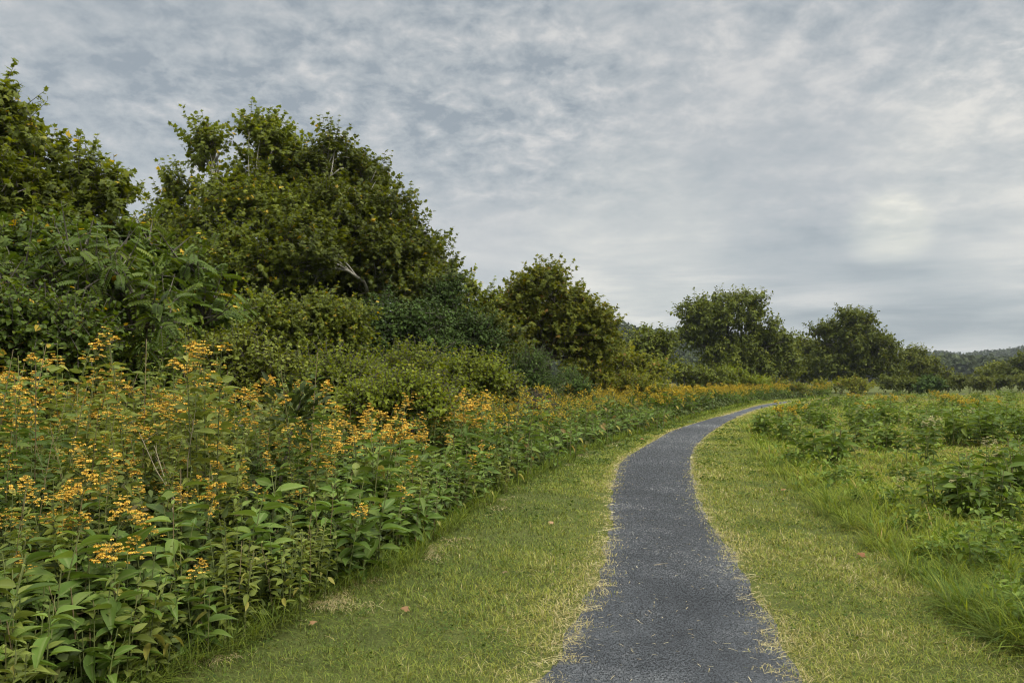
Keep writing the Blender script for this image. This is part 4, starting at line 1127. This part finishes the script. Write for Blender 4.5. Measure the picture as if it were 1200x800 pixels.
big = noise(.42, 3, .5, .3, (3.1, 1.7, 0))
med = noise(1.5, 5, .55, .3, (7.3, 2.2, 0))
fin = noise(13.0, 6, .62, .2, (1.3, 9.2, 0), cx2)
pat = noise(1.3, 3, .5, .0, (5.5, 0.4, 0), cx2)          # where the mottled cloud is
hi_ = nd(nt, 'ShaderNodeMapRange', i_From_Min=.14, i_From_Max=.30, i_To_Min=.05, i_To_Max=1.0); L.new(sx.outputs['Z'], hi_.inputs['Value'])
pm = nd(nt, 'ShaderNodeMapRange', i_From_Min=.38, i_From_Max=.60, i_To_Min=.4, i_To_Max=1.0); L.new(pat, pm.inputs['Value'])
famp = mth('MULTIPLY', mth('MULTIPLY', hi_.outputs[0], pm.outputs[0]), 1.8)
s1 = mth('MULTIPLY_ADD', mth('SUBTRACT', big, .5), .75, .5)
s2 = mth('MULTIPLY_ADD', mth('SUBTRACT', med, .5), .50, s1)
s3 = mth('MULTIPLY_ADD', mth('SUBTRACT', fin, .5), famp, s2)
# layers seen edge-on low down: long level bands
cb = nt.nodes.new('ShaderNodeCombineXYZ'); L.new(mth('MULTIPLY', sx.outputs['X'], 2.4), cb.inputs[0]); L.new(mth('MULTIPLY', sx.outputs['Z'], 22.0), cb.inputs[1])
bn = nd(nt, 'ShaderNodeTexNoise', i_Scale=1.0, i_Detail=5.0, i_Roughness=.55, i_Distortion=.5); L.new(cb.outputs[0], bn.inputs['Vector'])
lo_ = nd(nt, 'ShaderNodeMapRange', i_From_Min=.07, i_From_Max=.19, i_To_Min=1.0, i_To_Max=0.0); L.new(sx.outputs['Z'], lo_.inputs['Value'])
s4 = mth('MULTIPLY_ADD', mth('MULTIPLY', mth('SUBTRACT', bn.outputs['Fac'], .50), lo_.outputs[0]), 1.55, s3)
cl = ramp(nt, [(.20, G(2.05, 2.32, 2.52)), (.38, G(2.72, 2.95, 3.06)), (.53, G(3.25, 3.39, 3.43)), (.68, G(4.05, 4.05, 3.95)), (.95, G(4.9, 4.8, 4.55))])
L.new(s4, cl.inputs[0])
# sky overhead, out of view, brightened to add light on the foliage
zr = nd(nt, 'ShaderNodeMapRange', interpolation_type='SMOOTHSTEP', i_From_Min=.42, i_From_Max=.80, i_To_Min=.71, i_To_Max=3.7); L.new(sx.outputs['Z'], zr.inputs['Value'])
# brighter breaks in the cloud
def glow(px, py, lo, amt):
    g = Vector((gx(px, 1), 1, (HOR - py) / FPX)).normalized()
    dp = nd(nt, 'ShaderNodeVectorMath', operation='DOT_PRODUCT'); L.new(tc.outputs['Generated'], dp.inputs[0]); dp.inputs[1].default_value = g
    gl = nd(nt, 'ShaderNodeMapRange', interpolation_type='SMOOTHSTEP', i_From_Min=lo, i_From_Max=1.0, i_To_Min=0.0, i_To_Max=amt); L.new(dp.outputs['Value'], gl.inputs['Value'])
    return mth('MULTIPLY', gl.outputs[0], med)
gl_ = mth('ADD', mth('ADD', glow(1045, 270, .9984, .42), glow(1180, 180, .985, .20)), glow(740, 300, .986, .20))
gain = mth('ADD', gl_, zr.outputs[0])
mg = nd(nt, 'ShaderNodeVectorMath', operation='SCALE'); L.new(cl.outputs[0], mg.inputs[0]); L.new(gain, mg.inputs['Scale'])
wm = nd(nt, 'ShaderNodeMix', data_type='RGBA', blend_type='MULTIPLY'); L.new(mg.outputs[0], wm.inputs[6]); wm.inputs[7].default_value = (1.05, 1.0, .90, 1)
zf_ = nd(nt, 'ShaderNodeMapRange', i_From_Min=.45, i_From_Max=.75); L.new(sx.outputs['Z'], zf_.inputs['Value'])
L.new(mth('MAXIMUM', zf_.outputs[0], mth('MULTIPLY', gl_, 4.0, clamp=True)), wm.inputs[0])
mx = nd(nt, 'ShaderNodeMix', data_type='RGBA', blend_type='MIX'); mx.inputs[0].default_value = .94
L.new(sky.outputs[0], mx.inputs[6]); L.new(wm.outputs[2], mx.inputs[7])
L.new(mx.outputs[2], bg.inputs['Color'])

sl = bpy.data.lights.new('sun', 'SUN'); sl.energy = 1.5; sl.angle = math.radians(25); sl.color = (1, .95, .86)
so = bpy.data.objects.new('sun', sl); COL.objects.link(so)
sd = Vector((math.sin(SUN_AZ) * math.cos(SUN_EL), math.cos(SUN_AZ) * math.cos(SUN_EL), math.sin(SUN_EL)))
so.rotation_euler = (-sd).to_track_quat('-Z', 'Y').to_euler()

# ------------------------------------------------------------------ camera, render
cd = bpy.data.cameras.new('camera'); cd.sensor_width = 36; cd.lens = FPX / 1200 * 36; cd.clip_start = .05; cd.clip_end = 9000
co = bpy.data.objects.new('camera', cd); COL.objects.link(co); co.location = (0, 0, EYE); co.rotation_euler = (PI / 2 + PITCH, 0, 0)
S.camera = co
vs = S.view_settings; S.display_settings.display_device = 'sRGB'
vs.view_transform = 'Standard'; vs.look = 'None'; vs.exposure = 1.15; vs.gamma = 1; vs.use_curve_mapping = False
S.render.engine = 'CYCLES'
c = S.cycles
c.max_bounces = 6; c.diffuse_bounces = 5; c.glossy_bounces = 2; c.transmission_bounces = 3; c.volume_bounces = 0; c.transparent_max_bounces = 4
c.caustics_reflective = False; c.caustics_refractive = False
c.use_denoising = True; c.pixel_filter_type = 'BLACKMAN_HARRIS'; c.filter_width = 1.15
